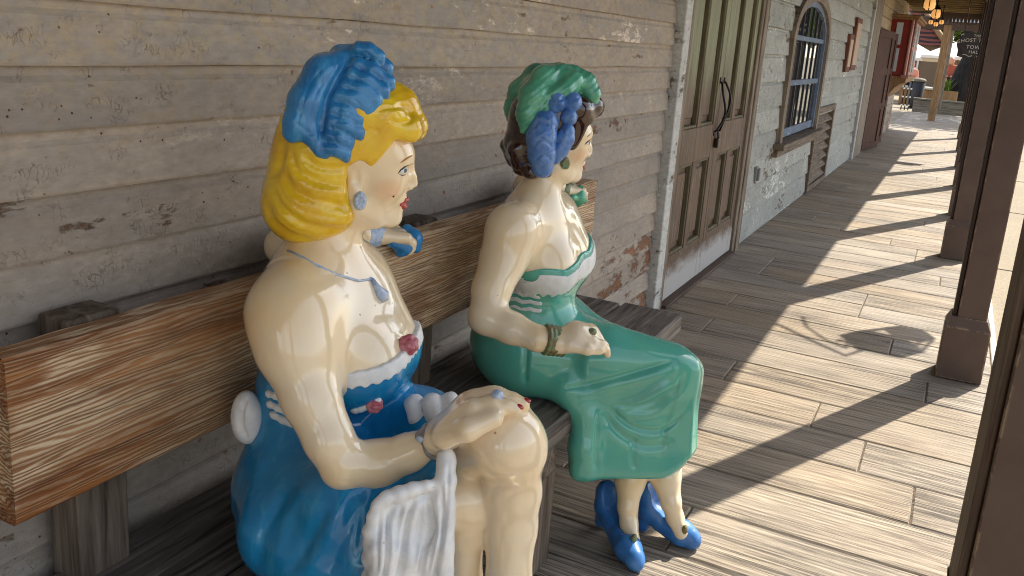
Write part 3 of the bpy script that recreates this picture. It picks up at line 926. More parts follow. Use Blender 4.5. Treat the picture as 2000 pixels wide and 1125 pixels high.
booth = thing('ticket_booth', 'red bay booth with narrow pale windows carried on a curved tan corbel', 'booth', (WX, 16.0, 0.8))
bx = -0.91
mb = MB(); mb.box(WX, bx, 16.0, 18.4, 1.13, 2.08, bev=0.006); mb.build('body', M['red_paint'], booth)
mb = MB()
for z0, z1 in ((1.2, 1.58), (1.64, 2.0)):
    mb = MB(); mb.box(WX + 0.1, WX + 0.2, 15.985, 15.999, z0, z1); mb.build('window', M['pale_glass'], booth)
    for y_ in (16.3, 17.0, 17.7): mb = MB(); mb.box(bx + 0.001, bx + 0.012, y_, y_ + 0.4, z0, z1); mb.build('window', M['pale_glass'], booth)
mb = MB()
for x_ in (bx - 0.02, bx + 0.035): mb.tube([(x_, 15.98, 1.13), (x_, 15.98, 2.08)], 0.017, 8)
mb.box(bx - 0.06, bx + 0.06, 15.95, 16.02, 1.1, 1.15, bev=0.004)
mb.build('column', M['pink_paint'], booth)
mb = MB(); mb.box(WX, bx + 0.1, 15.9, 18.5, 2.085, 2.13, bev=0.01); mb.box(WX, bx + 0.07, 15.93, 18.47, 2.05, 2.083, bev=0.006)
mb.build('cornice', M['tan_wood'], booth)
mb = MB()
prof = [(WX, 0.72), (WX + 0.08, 0.74), (WX + 0.16, 0.82), (WX + 0.22, 0.93), (WX + 0.3, 1.0), (bx + 0.03, 1.03), (bx + 0.03, 1.125), (WX, 1.125)]
mb.prism(prof, lambda a, b, d: (a, d, b), 15.98, 18.4)
mb.build('corbel', M['tan_wood'], booth)

# hanging lanterns under the roof
def lantern(x, y, z, r, lab, topz=2.5):
    t = thing('hanging_lantern', lab, 'lantern', (x, y, z), 'amber lanterns under the porch roof')
    mb = MB(); mb.lathe([(r * 0.55, -r), (r * 0.95, -r * 0.6), (r, 0), (r * 0.8, r * 0.9)], (x, y, z), 10); mb.build('globe', M['amber'], t)
    mb = MB(); mb.lathe([(r * 1.25, r * 0.92), (r * 1.1, r * 1.1), (r * 0.3, r * 1.7), (r * 0.12, r * 1.75), (0.008, topz - z)], (x, y, z), 10)
    for a in np.linspace(0, 2 * math.pi, 5)[:4]:
        mb.tube([(x + 1.02 * r * math.cos(a), y + 1.02 * r * math.sin(a), z + r * 0.9), (x + 1.08 * r * math.cos(a), y + 1.08 * r * math.sin(a), z), (x + 0.6 * r * math.cos(a), y + 0.6 * r * math.sin(a), z - r * 1.08)], r * 0.09, 5)
    mb.build('cage', M['iron'], t)
lp = at_y(1816, 8, 12.0); lantern(lp[0], lp[1], lp[2], 0.07, 'amber lantern nearest under the roof, highest in the photo', 2.6)
lp = at_y(1828, 27, 15.4); lantern(lp[0], lp[1], lp[2], 0.07, 'amber lantern second along under the roof, just below the first')
for (px, py, lab) in ((1818, 43, 'amber lantern at the left of the far cluster of three'), (1828, 47, 'lowest amber lantern in the middle of the far cluster of three'), (1839, 43, 'amber lantern at the right of the far cluster of three')):
    lp = at_y(px, py, 19.0); lantern(lp[0], lp[1], lp[2], 0.042, lab)

# hanging sign
sp = at_y(1906, 88, 14.5); sx, sy, sz = sp
sign = thing('hanging_sign', 'dark scrolled sign with white lettering hanging under the porch beside the posts', 'sign', (sx, sy, sz))
k = NB('dark_sign_face'); M['sign'] = k.done(k.mix(k.ramp(k.noise(k.pos(), 12, 4), [(0.4, 0), (0.7, 1)]), srgb(46, 42, 42), srgb(66, 60, 58)), 0.6)
M['letter'] = plain('cream_lettering', srgb(216, 210, 198), 0.7, 0.1, 40)
mb = MB()
hw, hh = 0.25, 0.19
out = []
for i in range(40):
    a = 2 * math.pi * i / 40
    c_, s_ = math.cos(a), math.sin(a)
    rr = 1 / max(abs(c_), abs(s_)) ** 0.82
    rr *= 1 + 0.05 * math.cos(6 * a)
    out.append((sx + hw * c_ * rr * 0.98, sz + hh * s_ * rr * 0.98))
mb.prism(out, lambda a, b, d: (a, d, b), sy, sy + 0.03)
mb.build('board', M['sign'], sign)
def text(body, x, z, size, bend=0.0):
    cu = bpy.data.curves.new('lettering', 'FONT'); cu.body = body; cu.size = size; cu.align_x = 'CENTER'; cu.align_y = 'CENTER'; cu.extrude = 0.002; cu.space_character = 1.12
    o = bpy.data.objects.new('lettering', cu); COL.objects.link(o)
    dg = bpy.context.evaluated_depsgraph_get(); me = bpy.data.meshes.new_from_object(o.evaluated_get(dg))
    bpy.data.objects.remove(o)
    for v in me.vertices:
        x0, y0 = v.co.x, v.co.y
        v.co = (x + x0, sy - 0.004 + v.co.z, z + y0 - bend * x0 * x0)
    return link_mesh('lettering', me, M['letter'], sign)
text('THE', sx, sz + 0.13, 0.05)
text('GHOST TOWN', sx, sz + 0.066, 0.072, 0.55)
text('TOWN', sx, sz - 0.035, 0.072)
text('HALL', sx, sz - 0.105, 0.062)
for s_ in (-1, 1):
    mb = MB(); mb.tube([(sx + s_ * 0.2 + s_ * 0.02 * math.cos(a * 1.5), sy - 0.003, sz + 0.135 + 0.012 * math.sin(a)) for a in np.linspace(0, 5, 12)], 0.004, 5); mb.build('scroll', M['letter'], sign)
    mb = MB(); mb.tube([(sx + s_ * (0.03 + 0.13 * u), sy - 0.003, sz - 0.155 - 0.012 * math.sin(6 * u)) for u in np.linspace(0, 1, 10)], 0.005, 5); mb.build('scroll', M['letter'], sign)
for s_ in (-1, 1): mb = MB(); mb.tube([(sx + s_ * 0.18, sy + 0.015, sz + hh), (sx + s_ * 0.18, sy + 0.015, 2.5)], 0.006, 5); mb.build('chain', M['iron'], sign)

# scalloped valance closing the end of the porch
mb = MB(); xs = np.linspace(-0.75, 0.28, 15)
for i in range(14):
    a, b = xs[i], xs[i + 1]
    mb.prism([(a, 2.38), ((a + b) / 2, 2.22), (b, 2.38), (b, 2.44), (a, 2.44)], lambda u, v, d: (u, d, v), 21.44, 21.47)
mb.box(-1.3, 0.28, 21.42, 21.475, 2.441, 2.615)
tag(mb.build('valance', plain('dark_valance', srgb(70, 54, 44), 0.7)), 'dark saw-toothed valance closing the far end of the porch roof', 'valance')

# wrought-iron bracket and lantern on the street side of the porch (its shadow lies on the walk)
lx, ly, lz = 0.6, 6.14, 1.76
t = thing('bracket_lantern', 'six-sided iron lantern on a scrolled bracket outside the porch, throwing a shadow on the walk', 'lantern', (lx, ly, lz))
mb = MB()
mb.lathe([(0.02, 0.27), (0.07, 0.235), (0.2, 0.13), (0.2, 0.12)], (lx, ly, lz), 6, smooth=False)
mb.lathe([(0.1, -0.2), (0.125, -0.17), (0.125, -0.155)], (lx, ly, lz), 6, smooth=False)
for i in range(6):
    a = math.pi / 3 * i
    mb.tube([(lx + 0.185 * math.cos(a), ly + 0.185 * math.sin(a), lz + 0.12), (lx + 0.118 * math.cos(a), ly + 0.118 * math.sin(a), lz - 0.16)], 0.009, 5)
mb.build('cage', M['iron'], t)
k = NB('clear_lantern_pane'); tr = k.n('ShaderNodeBsdfTransparent'); mx = k.n('ShaderNodeMixShader'); mx.inputs[0].default_value = 0.12
k.link(tr.outputs[0], mx.inputs[1]); k.link(k.b.outputs[0], mx.inputs[2]); k.link(mx.outputs[0], k.out.inputs[0]); M['clear'] = k.done((0.6, 0.5, 0.35), 0.05)
for i in range(6):
    mb = MB(); a, b = math.pi / 3 * i, math.pi / 3 * (i + 1)
    q = [Vector((lx + 0.18 * math.cos(a), ly + 0.18 * math.sin(a), lz + 0.118)), Vector((lx + 0.18 * math.cos(b), ly + 0.18 * math.sin(b), lz + 0.118)),
         Vector((lx + 0.115 * math.cos(b), ly + 0.115 * math.sin(b), lz - 0.153)), Vector((lx + 0.115 * math.cos(a), ly + 0.115 * math.sin(a), lz - 0.153))]
    mb.hexa(q + [p + (Vector((lx, ly, p.z)) - p) * 0.03 for p in q]); mb.build('pane', M['clear'], t)
mb = MB()
mb.tube([(0.28, 6.55, 2.36), (0.45, 6.34, 2.3), (lx, ly, 2.22), (lx, ly, 2.02)], 0.011, 6)
mb.build('bracket', M['iron'], t)
mb = MB()
mb.tube([(0.28, 6.55, 2.12), (0.36, 6.45, 2.2), (0.48, 6.3, 2.2), (0.56, 6.19, 2.15), (0.54, 6.22, 2.1), (0.5, 6.27, 2.11), (0.51, 6.26, 2.15)], 0.009, 6)
mb.build('scroll', M['iron'], t)

# pergola at the end of the walk
perg = thing('timber_pergola', 'brown timber pergola with a pale roof edge at the end of the walkway', 'pergola', (-0.5, 24, 0))
for (px, py, yy, wd) in ((1818, 236, 23.84, 0.17), (1829, 223, 27.4, 0.15)):
    b = at_z(px, py)
    mb = MB(); mb.box(b[0] - wd / 2, b[0] + wd / 2, yy, yy + wd, -0.02, 2.33, bev=0.008); mb.build('post', M['tan_wood'] if yy < 25 else M['trim_brown'], perg)
mb = MB(); mb.box(-1.7, 0.6, 23.8, 23.98, 2.33, 2.5, bev=0.008); mb.box(-1.7, 0.6, 27.4, 27.55, 2.33, 2.5, bev=0.008)
for x_ in (-1.6, -0.9, -0.2, 0.5): mb.box(x_, x_ + 0.08, 23.6, 27.7, 2.505, 2.6, bev=0.005)
mb.build('beam', M['beam'], perg)
mb = MB(); mb.box(-0.5, 0.5, 23.55, 23.62, 2.4, 2.66, bev=0.004); mb.build('roof_edge', plain('pale_metal_edge', srgb(176, 186, 200), 0.35), perg)

# low planters and ledge
t = thing('planter_wall', 'low grey plank planter wall at the end of the walkway', 'planter', (-0.6, 28.4, 0))
mb = MB()
for i in range(2): mb.box(-1.25, 0.5, 28.3, 28.42, -0.05 + i * 0.19, 0.135 + i * 0.19, bev=0.006)
mb.build('planks', M['grey_plank'], t)
mb = MB(); mb.box(-1.27, 0.52, 28.26, 28.7, 0.33, 0.37, bev=0.005); mb.build('cap', M['grey_plank'], t)
b0, b1 = at_y(1808, 205, 33), at_y(1840, 176, 33)
t = thing('stone_ledge', 'pale stone ledge behind the planter wall and bin', 'ledge', (b0[0], 33, 0))
mb = MB(); mb.box(b0[0] - 0.9, b1[0] + 0.5, 33, 34, -0.06, 0.52, bev=0.02); mb.build('base', M['tan_wood'], t)
mb = MB(); mb.box(b0[0] - 0.95, b1[0] + 0.55, 32.9, 34.1, 0.525, 0.6, bev=0.02); mb.build('top_slab', M['kerb'], t)
# bin
b = at_y(1791, 170, 31)
t = thing('waste_bin', 'dark round waste bin behind the tan corbel', 'bin', (b[0], 31, 0))
mb = MB(); mb.lathe([(0.16, -0.05), (0.2, 0.02), (0.24, 0.78), (0.22, 0.8)], (b[0], 31, 0), 20); mb.build('drum', M['char'], t)
mb = MB(); mb.lathe([(0.26, 0.8), (0.26, 0.84), (0.2, 0.9), (0.05, 0.92)], (b[0], 31, 0), 20); mb.build('lid', M['grey_plank'], t)
# railing
b = at_y(1772, 180, 29)
t = thing('iron_railing', 'short iron railing with pale knobs beside the dark bin', 'railing', (b[0], 29, 0))
mb = MB()
for i in range(3):
    x_ = b[0] - 0.1 + 0.1 * i
    mb.tube([(x_, 29, -0.05), (x_, 29, 0.85)], 0.018, 6)
mb.tube([(b[0] - 0.16, 29, 0.83), (b[0] + 0.16, 29, 0.83)], 0.02, 6)
mb.build('bars', M['iron'], t)
mb = MB()
for i in range(3):
    for z in (0.1, 0.35, 0.6, 0.86): mb = MB(); mb.lathe([(0.005, -0.028), (0.026, -0.01), (0.026, 0.01), (0.005, 0.028)], (b[0] - 0.1 + 0.1 * i, 28.98, z), 8); mb.build('knob', M['canvas'], t)

# umbrellas
def umbrella(px, py, Y, R_, lab):
    b = at_y(px, py, Y); x, z = b[0], b[2]
    t = thing('market_umbrella', lab, 'umbrella', (x, Y, 0), 'white market umbrellas beyond the walkway')
    mb = MB(); n = 8
    top = mb.bm.verts.new((x, Y, z + 0.62)); ring = []; low = []
    for i in range(n):
        a = 2 * math.pi * (i + 0.5) / n
        ring.append(mb.bm.verts.new((x + R_ * math.cos(a), Y + R_ * math.sin(a), z)))
        low.append(mb.bm.verts.new((x + R_ * 1.0 * math.cos(a), Y + R_ * math.sin(a), z - 0.1)))
    fs = []
    for i in range(n):
        fs.append(mb.bm.faces.new((top, ring[i], ring[(i + 1) % n]))); fs.append(mb.bm.faces.new((ring[i], low[i], low[(i + 1) % n], ring[(i + 1) % n])))
    mb._tint(fs, 0.5)
    me = mb.mesh('canopy'); o = link_mesh('canopy', me, M['canvas'], t)
    sol = o.modifiers.new('thickness', 'SOLIDIFY'); sol.thickness = 0.012
    mb = MB(); mb.tube([(x, Y, -0.06), (x, Y, z + 0.6)], 0.03, 8); mb.build('pole', M['tan_wood'], t)
umbrella(1776, 112, 37, 1.35, 'white market umbrella left of the pergola post')
umbrella(1872, 112, 36, 1.35, 'white market umbrella right of the pergola post')

# building behind
t = thing('brown_house', 'low brown building with a dark shingled roof behind the umbrellas', 'house', (0, 44, 0))
mb = MB(); mb.box(-9, 2.6, 44, 48, -0.06, 2.3, t=0.5); mb.build('wall', M['brown_wall'], t)
a0 = at_y(1783, 85, 43.6); a1 = at_y(1834, 90, 43.6)
k = NB('dark_red_shingle'); kk = k.wave(k.pos(), 1.6, 3, 2, 1, 'Z'); M['shingle'] = k.done(k.mix(k.ramp(kk, [(0.4, 0), (0.6, 1)]), srgb(44, 30, 26), srgb(128, 66, 54)), 0.8)
mb = MB()
xr = a1[0] + 0.4
mb.hexa([(-9.2, 43.6, 2.2), (xr, 43.6, 2.2), (xr, 48.5, 2.2), (-9.2, 48.5, 2.2), (-9.2, 45.6, 4.2), (xr - 1.6, 45.6, 4.2), (xr - 1.6, 46.4, 4.2), (-9.2, 46.4, 4.2)])
mb.build('roof', M['shingle'], t)
mb = MB(); mb.tube([(xr, 43.55, 2.2), (xr - 0.5, 44.0, 2.75), (xr - 0.95, 44.6, 3.3), (xr - 1.6, 45.6, 4.2)], 0.13, 6); mb.build('barge_board', M['tan_wood'], t)
b = at_y(1781, 124, 43.9)
mb = MB(); mb.box(b[0] - 0.3, b[0] + 0.28, 43.9, 43.96, b[2] - 0.25, b[2] + 0.28); mb.box(b[0] - 0.22, b[0] + 0.2, 43.86, 43.899, b[2] - 0.15, b[2] + 0.2, mi=1)
mb.build('framed_sign', [M['canvas'], M['red_paint']], t)

# dark trunk at the right
b = at_y(1868, 195, 30.5); tp = at_y(1903, 60, 30.5)
t = thing('old_tree', 'massive dark leaning trunk beside the far planter', 'tree', (b[0], 30.5, 0))
mb = MB(); mb.tube([(b[0], 30.5, -0.1), (b[0] + 0.02, 30.5, 0.3), (b[0] + 0.15, 30.5, 1.2), (b[0] + 0.45, 30.5, 2.2), (b[0] + 0.8, 30.6, 3.4), (b[0] + 1.0, 30.7, 5.2)], [0.52, 0.45, 0.36, 0.3, 0.26, 0.18], 12)
mb.build('trunk', M['bark'], t)

def leaf_mat(name, a, b):
    k = NB(name)
    s = k.n('ShaderNodeSeparateColor'); k.link(k.attr('tint').outputs['Color'], s.inputs[0])
    c = k.mix(s.outputs[0], a, b)
    k.b.inputs['Transmission Weight'].default_value = 0.0
    m = k.done(c, 0.5, spec=0.3)
    tr = k.n('ShaderNodeBsdfTranslucent'); k.link(c, tr.inputs[0]); mx = k.n('ShaderNodeMixShader'); mx.inputs[0].default_value = 0.35
    k.link(k.b.outputs[0], mx.inputs[1]); k.link(tr.outputs[0], mx.inputs[2]); k.link(mx.outputs[0], k.out.inputs[0])
    return m
M['leaf'] = leaf_mat('leaf_green', (0.035, 0.07, 0.012), (0.11, 0.17, 0.03))
M['leaf_bright'] = leaf_mat('leaf_bright', (0.09, 0.16, 0.02), (0.2, 0.28, 0.05))
def crown(name, parent, c, rad, n, size, mat, clumps=26):
    mb = MB(); C = np.array(c)
    cl = []
    for i in range(clumps):
        v = RNG.normal(size=3); v /= np.linalg.norm(v); cl.append((C + v * np.array(rad) * RNG.uniform(0.35, 0.95), RNG.uniform(0.22, 0.42)))
    for i in range(n):
        cc, rr = cl[RNG.integers(len(cl))]
        p = cc + RNG.normal(size=3) * rr * np.array(rad) * 0.5
        u = RNG.normal(size=3); u /= np.linalg.norm(u); w_ = np.cross(u, RNG.normal(size=3)); w_ /= np.linalg.norm(w_)
        s = size * RNG.uniform(0.6, 1.3)
        q = [p - u * s, p + w_ * s * 0.45, p + u * s, p - w_ * s * 0.45]
        f = mb.bm.faces.new([mb.bm.verts.new(x) for x in q]); mb._tint([f], RNG.uniform(0, 1))
    return mb.build(name, mat, parent)
crown('crown', t, (b[0] + 1.0, 31, 5.8), (2.4, 2.6, 1.5), 3200, 0.17, M['leaf'])
crown('crown', t, (b[0] + 2.2, 27.5, 5.6), (1.9, 2.2, 1.2), 1800, 0.17, M['leaf'])
def tree(x, y, h, r, lab, n=2200, size=0.2, mat='leaf', group=None, cz=0.68):
    t = thing('leafy_tree', lab, 'tree', (x, y, -0.06), group)
    mb = MB(); mb.tube([(x, y, -0.1), (x + 0.1, y, h * 0.3), (x - 0.1, y + 0.1, h * 0.6), (x, y, h * 0.85)], [0.22, 0.17, 0.12, 0.05], 8)
    for i in range(5):
        a = i * 1.3; mb.tube([(x, y, h * (0.4 + 0.06 * i)), (x + math.cos(a) * r * 0.4, y + math.sin(a) * r * 0.4, h * (0.55 + 0.06 * i)), (x + math.cos(a) * r * 0.75, y + math.sin(a) * r * 0.75, h * (0.65 + 0.06 * i))], [0.08, 0.05, 0.02], 6)
    mb.build('trunk', M['bark'], t)
    crown('crown', t, (x, y, h * cz), (r, r, h * 0.34), n, size, M[mat])
tree(-3.2, 53, 7.5, 3.4, 'sunlit yellow green tree behind the shingled roof, left of the pergola post', 4200, 0.24, 'leaf_bright', None, 0.46)
tree(1.6, 55, 7.0, 3.2, 'sunlit yellow green tree behind the umbrellas, right of the pergola post', 4200, 0.24, 'leaf_bright', None, 0.46)
tree(-8.5, 58, 8.5, 3.8, 'tree partly hidden by the red booth', 2500, 0.28, 'leaf')
gr = 'trees across the street mirrored in the window'
for i, (x, y) in enumerate(((5.2, 46), (8.0, 55), (6.4, 66), (12, 38))): tree(x, y, 6.5 + (i % 2), 2.6, 'green tree across the paving, outside the picture to the right', 1500, 0.26, 'leaf_bright', gr, 0.62)
# bright plant
b = at_y(1849, 172, 30)
t = thing('strap_leaf_plant', 'bright green strap-leaved plant in front of the dark trunk', 'plant', (b[0], 30, 0.36))
mb = MB()
for i in range(46):
    a = RNG.uniform(0, 2 * math.pi); L = RNG.uniform(0.2, 0.42); o = RNG.uniform(0.05, 0.3)
    p0 = Vector((b[0] + 0.12 * math.cos(a * 3), 30 + 0.1 * math.sin(a * 2), b[2] - 0.1)); p1 = p0 + Vector((math.cos(a) * o * 0.5, math.sin(a) * o * 0.5, L * 0.7)); p2 = p0 + Vector((math.cos(a) * o, math.sin(a) * o, L))
    s = Vector((-math.sin(a), math.cos(a), 0)) * 0.02
    v = [mb.bm.verts.new(q) for q in (p0 - s, p0 + s, p1 + s, p2, p1 - s)]
    mb._tint([mb.bm.faces.new(v)], RNG.uniform(0.3, 1))
mb.build('leaves', M['leaf_bright'], t)
mb = MB(); mb.box(b[0] - 0.35, b[0] + 0.35, 29.8, 30.3, -0.06, b[2] - 0.08, bev=0.02); mb.build('pot', M['tan_wood'], t)

# two distant visitors
M['skin_far'] = plain('visitor_skin', srgb(206, 150, 122), 0.5, 0.05)
def visitor(px, py, Y, scale, shirt, lower, lab, hair, seat=0.45, face=-1):
    b = at_y(px, py, Y); x, zc = b[0], b[2]       # px, py: middle of the chest
    z0 = zc - 0.32
    t = thing('person', lab, 'person', (x, Y, 0))
    s = Sculpt(0.012)
    s.chain([(x, Y, z0 + 0.36, 0.07), (x, Y, z0 + 0.5, 0.05), (x, Y - 0.01, z0 + 0.62, 0.095), (x, Y - 0.02, z0 + 0.68, 0.09)], 0.03)
    for sd in (-1, 1):
        s.chain([(x + sd * 0.18, Y, z0 + 0.42, 0.055), (x + sd * 0.24, Y - 0.05, z0 + 0.16, 0.045), (x + sd * 0.1, Y - 0.26, z0 + 0.12, 0.035), (x + sd * 0.06, Y - 0.34, z0 + 0.12, 0.035)], 0.02)
        s.chain([(x + sd * 0.1, Y - 0.02, z0 - 0.02, 0.085), (x + sd * 0.12, Y - 0.42, z0 + 0.02, 0.065), (x + sd * 0.12, Y - 0.42, max(z0 - 0.42, 0.06), 0.045), (x + sd * 0.12, Y - 0.54, max(z0 - 0.44, 0.02), 0.035)], 0.03)
    s.build('body', M['skin_far'], t)
    s = Sculpt(0.012)
    s.chain([(x - 0.13, Y, z0 + 0.44, 0.085), (x + 0.13, Y, z0 + 0.44, 0.085)], 0.05).chain([(x, Y, z0 + 0.38, 0.15), (x, Y, z0 + 0.05, 0.15)], 0.06)
    for sd in (-1, 1): s.chain([(x + sd * 0.18, Y, z0 + 0.43, 0.07), (x + sd * 0.225, Y - 0.03, z0 + 0.24, 0.062)], 0.03)
    s.build('shirt', plain('shirt', shirt, 0.8), t)
    s = Sculpt(0.012)
    s.chain([(x, Y, z0 + 0.04, 0.155), (x, Y, z0 - 0.04, 0.14)], 0.05)
    for sd in (-1, 1): s.chain([(x + sd * 0.1, Y - 0.02, z0 - 0.02, 0.1), (x + sd * 0.12, Y - 0.38, z0 + 0.02, 0.078)], 0.04)
    s.build('shorts', plain('shorts', lower, 0.8), t)
    s = Sculpt(0.012); s.ell((x, Y + 0.025, z0 + 0.69), (0.105, 0.105, 0.1), None, 0.02).cut(lambda X: (z0 + 0.63 - X[..., 2]) + (Y - 0.03 - X[..., 1]) * 0.9, 0.01)
    s.build('hair', plain('visitor_hair', hair, 0.7), t)
    t2 = thing('stool', 'dark stool carrying the ' + lab.split(' sitting')[0], 'stool', (x, Y, 0))
    mb = MB(); mb.box(x - 0.2, x + 0.2, Y - 0.18, Y + 0.2, z0 - 0.16, z0 - 0.12, bev=0.01); mb.build('seat', M['char'], t2)
    for i_, j_ in ((-1, -1), (-1, 1), (1, -1), (1, 1)):
        mb = MB(); mb.tube([(x + i_ * 0.15, Y + j_ * 0.14, z0 - 0.162), (x + i_ * 0.18, Y + j_ * 0.17, -0.06)], 0.02, 6); mb.build('leg', M['char'], t2)
visitor(1778, 145, 33.5, 1, srgb(226, 150, 130), srgb(60, 60, 80), 'visitor in a pink top sitting behind the dark bin', srgb(50, 34, 28))
visitor(1856, 138, 34.0, 1, srgb(168, 82, 56), srgb(60, 62, 66), 'visitor in an orange shirt sitting beside the dark trunk', srgb(150, 140, 130))

# ================================================================== THE BENCH
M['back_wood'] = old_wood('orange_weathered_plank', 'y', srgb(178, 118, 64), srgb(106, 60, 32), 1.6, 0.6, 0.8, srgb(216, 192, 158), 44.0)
M['seat_wood'] = old_wood('grey_weathered_plank', 'y', srgb(132, 122, 112), srgb(58, 52, 48), 1.7, 0.75, 0.9)
M['leg_wood'] = old_wood('grey_weathered_upright', 'z', srgb(126, 112, 98), srgb(58, 48, 40), 1.7, 0.75, 0.9)
M['bear_wood'] = old_wood('grey_weathered_bearer', 'x', srgb(126, 112, 98), srgb(58, 48, 40), 1.7, 0.75, 0.9)
bench = thing('wooden_bench', 'long weathered plank bench against the clapboard wall carrying both painted figures', 'bench', (-0.98, 1.75, 0))
def plank(name, x0, x1, y0, y1, z0, z1, mat, wob=0.0015, n=40, bev=0.006, label=None):
    """a worn board: its long edges wander a little"""
    mb = MB(); t = random.random(); prev = None; fs = []
    ys = np.linspace(y0, y1, n)
    for yv in ys:
        e = [random.uniform(-wob, wob) for _ in range(8)]
        b = bev
        ring = [(x0 + b, z0 + e[0]), (x1 - b, z0 + e[1]), (x1 + e[2] * .6, z0 + b), (x1 + e[3] * .6, z1 - b), (x1 - b, z1 + e[4] * .6), (x0 + b, z1 + e[5] * .6), (x0 + e[6] * .6, z1 - b), (x0 + e[7] * .6, z0 + b)]
        ring = [mb.bm.verts.new((x, yv, z)) for x, z in ring]
        if prev:
            for i in range(8): fs.append(mb.bm.faces.new((prev[i], prev[(i + 1) % 8], ring[(i + 1) % 8], ring[i])))
        else: first = ring
        prev = ring
    fs.append(mb.bm.faces.new(first[::-1])); fs.append(mb.bm.faces.new(prev))
    mb._tint(fs, t)
    return mb.build(name, mat, bench, label)
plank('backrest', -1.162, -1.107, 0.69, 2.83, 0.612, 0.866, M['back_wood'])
plank('seat_plank', -0.985, -0.762, 0.45, 2.9, 0.352, 0.42, M['seat_wood'])
plank('seat_plank', -1.225, -0.992, 0.45, 2.88, 0.354, 0.419, M['seat_wood'])
for yc in (0.875, 1.83, 2.74):
    mb = MB(); mb.box(-1.235, -1.163, yc - 0.05, yc + 0.045, 0.004, 0.872, bev=0.004); mb.build('backrest_post', M['leg_wood'], bench)
    mb = MB(); mb.box(-0.86, -0.775, yc - 0.06, yc + 0.05, 0.004, 0.27, bev=0.004); mb.build('leg', M['leg_wood'], bench)
    mb = MB(); mb.box(-1.16, -0.772, yc - 0.05, yc + 0.04, 0.272, 0.351, bev=0.004); mb.build('bearer', M['bear_wood'], bench)

# ================================================================== THE TWO PAINTED FIGURES
SKIN = srgb(240, 219, 184)
M['skin'] = gloss_paint('cream_enamel', SKIN, 0.12, paint_attr=True, coat=0.7, bumps=0.1)
M['blue_dress'] = gloss_paint('blue_enamel', srgb(32, 140, 190), 0.2, srgb(20, 118, 176), 6, streak=srgb(60, 160, 200), coat=0.3)
M['hat_blue'] = gloss_paint('feather_blue', srgb(54, 138, 194), 0.28, srgb(32, 106, 164), 14, streak=srgb(84, 162, 204), coat=0.3)
M['yellow_hair'] = gloss_paint('yellow_hair', srgb(238, 202, 46), 0.22, srgb(220, 168, 34), 16, coat=0.45)
M['green_dress'] = gloss_paint('sea_green_enamel', srgb(98, 178, 154), 0.16, srgb(84, 168, 154), 8, chips=None, coat=0.5)
M['hat_green'] = gloss_paint('feather_green', srgb(98, 178, 142), 0.22, srgb(64, 138, 112), 14, coat=0.4)
M['flower_blue'] = gloss_paint('flower_blue', srgb(64, 112, 180), 0.3, srgb(110, 148, 200), 40, streak=srgb(44, 84, 154), coat=0.25)
M['dark_hair'] = gloss_paint('dark_brown_hair', srgb(44, 24, 20), 0.12, srgb(60, 34, 26), 12, coat=0.7)
M['white_trim'] = gloss_paint('chalky_white', srgb(238, 236, 232), 0.4, srgb(214, 216, 218), 30, chips=srgb(150, 140, 128), coat=0.05)
M['shoe_blue'] = gloss_paint('shoe_blue', srgb(62, 126, 190), 0.38, srgb(42, 98, 164), 18, coat=0.2)
M['silver_blue'] = gloss_paint('silver_blue_jewel', srgb(150, 176, 214), 0.25, srgb(196, 204, 214), 90, coat=0.5, bumps=0.5)
M['silver'] = gloss_paint('dull_silver', srgb(150, 148, 146), 0.3, srgb(110, 104, 100), 60, coat=0.3)
M['gold_green'] = gloss_paint('gold_green_jewel', srgb(96, 132, 92), 0.3, srgb(128, 92, 40), 70, coat=0.4, bumps=0.6)
M['flower_red'] = gloss_paint('rose_red', srgb(168, 62, 76), 0.35, srgb(206, 140, 146), 70, coat=0.2, bumps=0.5)
M['lip_red'] = gloss_paint('lip_red', srgb(170, 44, 52), 0.2, srgb(150, 34, 44), 40, coat=0.5)
M['brow_brown'] = gloss_paint('brow_brown', srgb(176, 116, 46), 0.4, srgb(150, 92, 36), 40)
M['lash_black'] = gloss_paint('lash_black', srgb(38, 34, 34), 0.4, srgb(50, 46, 46), 40)
M['eye_white'] = gloss_paint('eye_white', srgb(220, 222, 222), 0.15, srgb(206, 210, 214), 60, coat=0.5)
M['iris'] = gloss_paint('iris_grey', srgb(78, 92, 100), 0.15, srgb(60, 70, 78), 60, coat=0.5)
M['mole'] = gloss_paint('beauty_mark', srgb(84, 58, 48), 0.4)

class Frame:
    """head space: u forward, v down, o to the figure's left, in units of sc metres from the ear"""
    def __init__(self, O, F, sc):
        self.O = np.array(O, float); self.F = np.array([F[0], F[1], 0.0]) / np.hypot(*F); self.U = np.array([0, 0, 1.0])
        self.L = np.cross(self.U, self.F); self.s = sc
        self.ax = np.array([self.F, self.L, self.U])
    def P(self, u, v, o=0.0):
        return self.O + self.s * ((u - 690) * self.F - (v - 350) * self.U + o * self.L)
    def loc(self, X):
        q = (X - self.O) / self.s
        return q @ self.F + 690, 350 - q @ self.U, q @ self.L
    def ch(self, S, pts, k=14, op='u'):
        S.chain([(*self.P(p[0], p[1], p[2]), p[3] * self.s) for p in pts], k * self.s, op)
    def el(self, S, u, v, o, ru, rv, ro, k=14, op='u', rot=0.0):
        c, s_ = math.cos(rot), math.sin(rot)      # rot turns the ellipsoid in the u-v plane, forward end down
        A = np.array([self.F * c - self.U * s_, self.L, self.U * c + self.F * s_])
        S.ell(self.P(u, v, o), (ru * self.s, ro * self.s, rv * self.s), A, k * self.s, op)

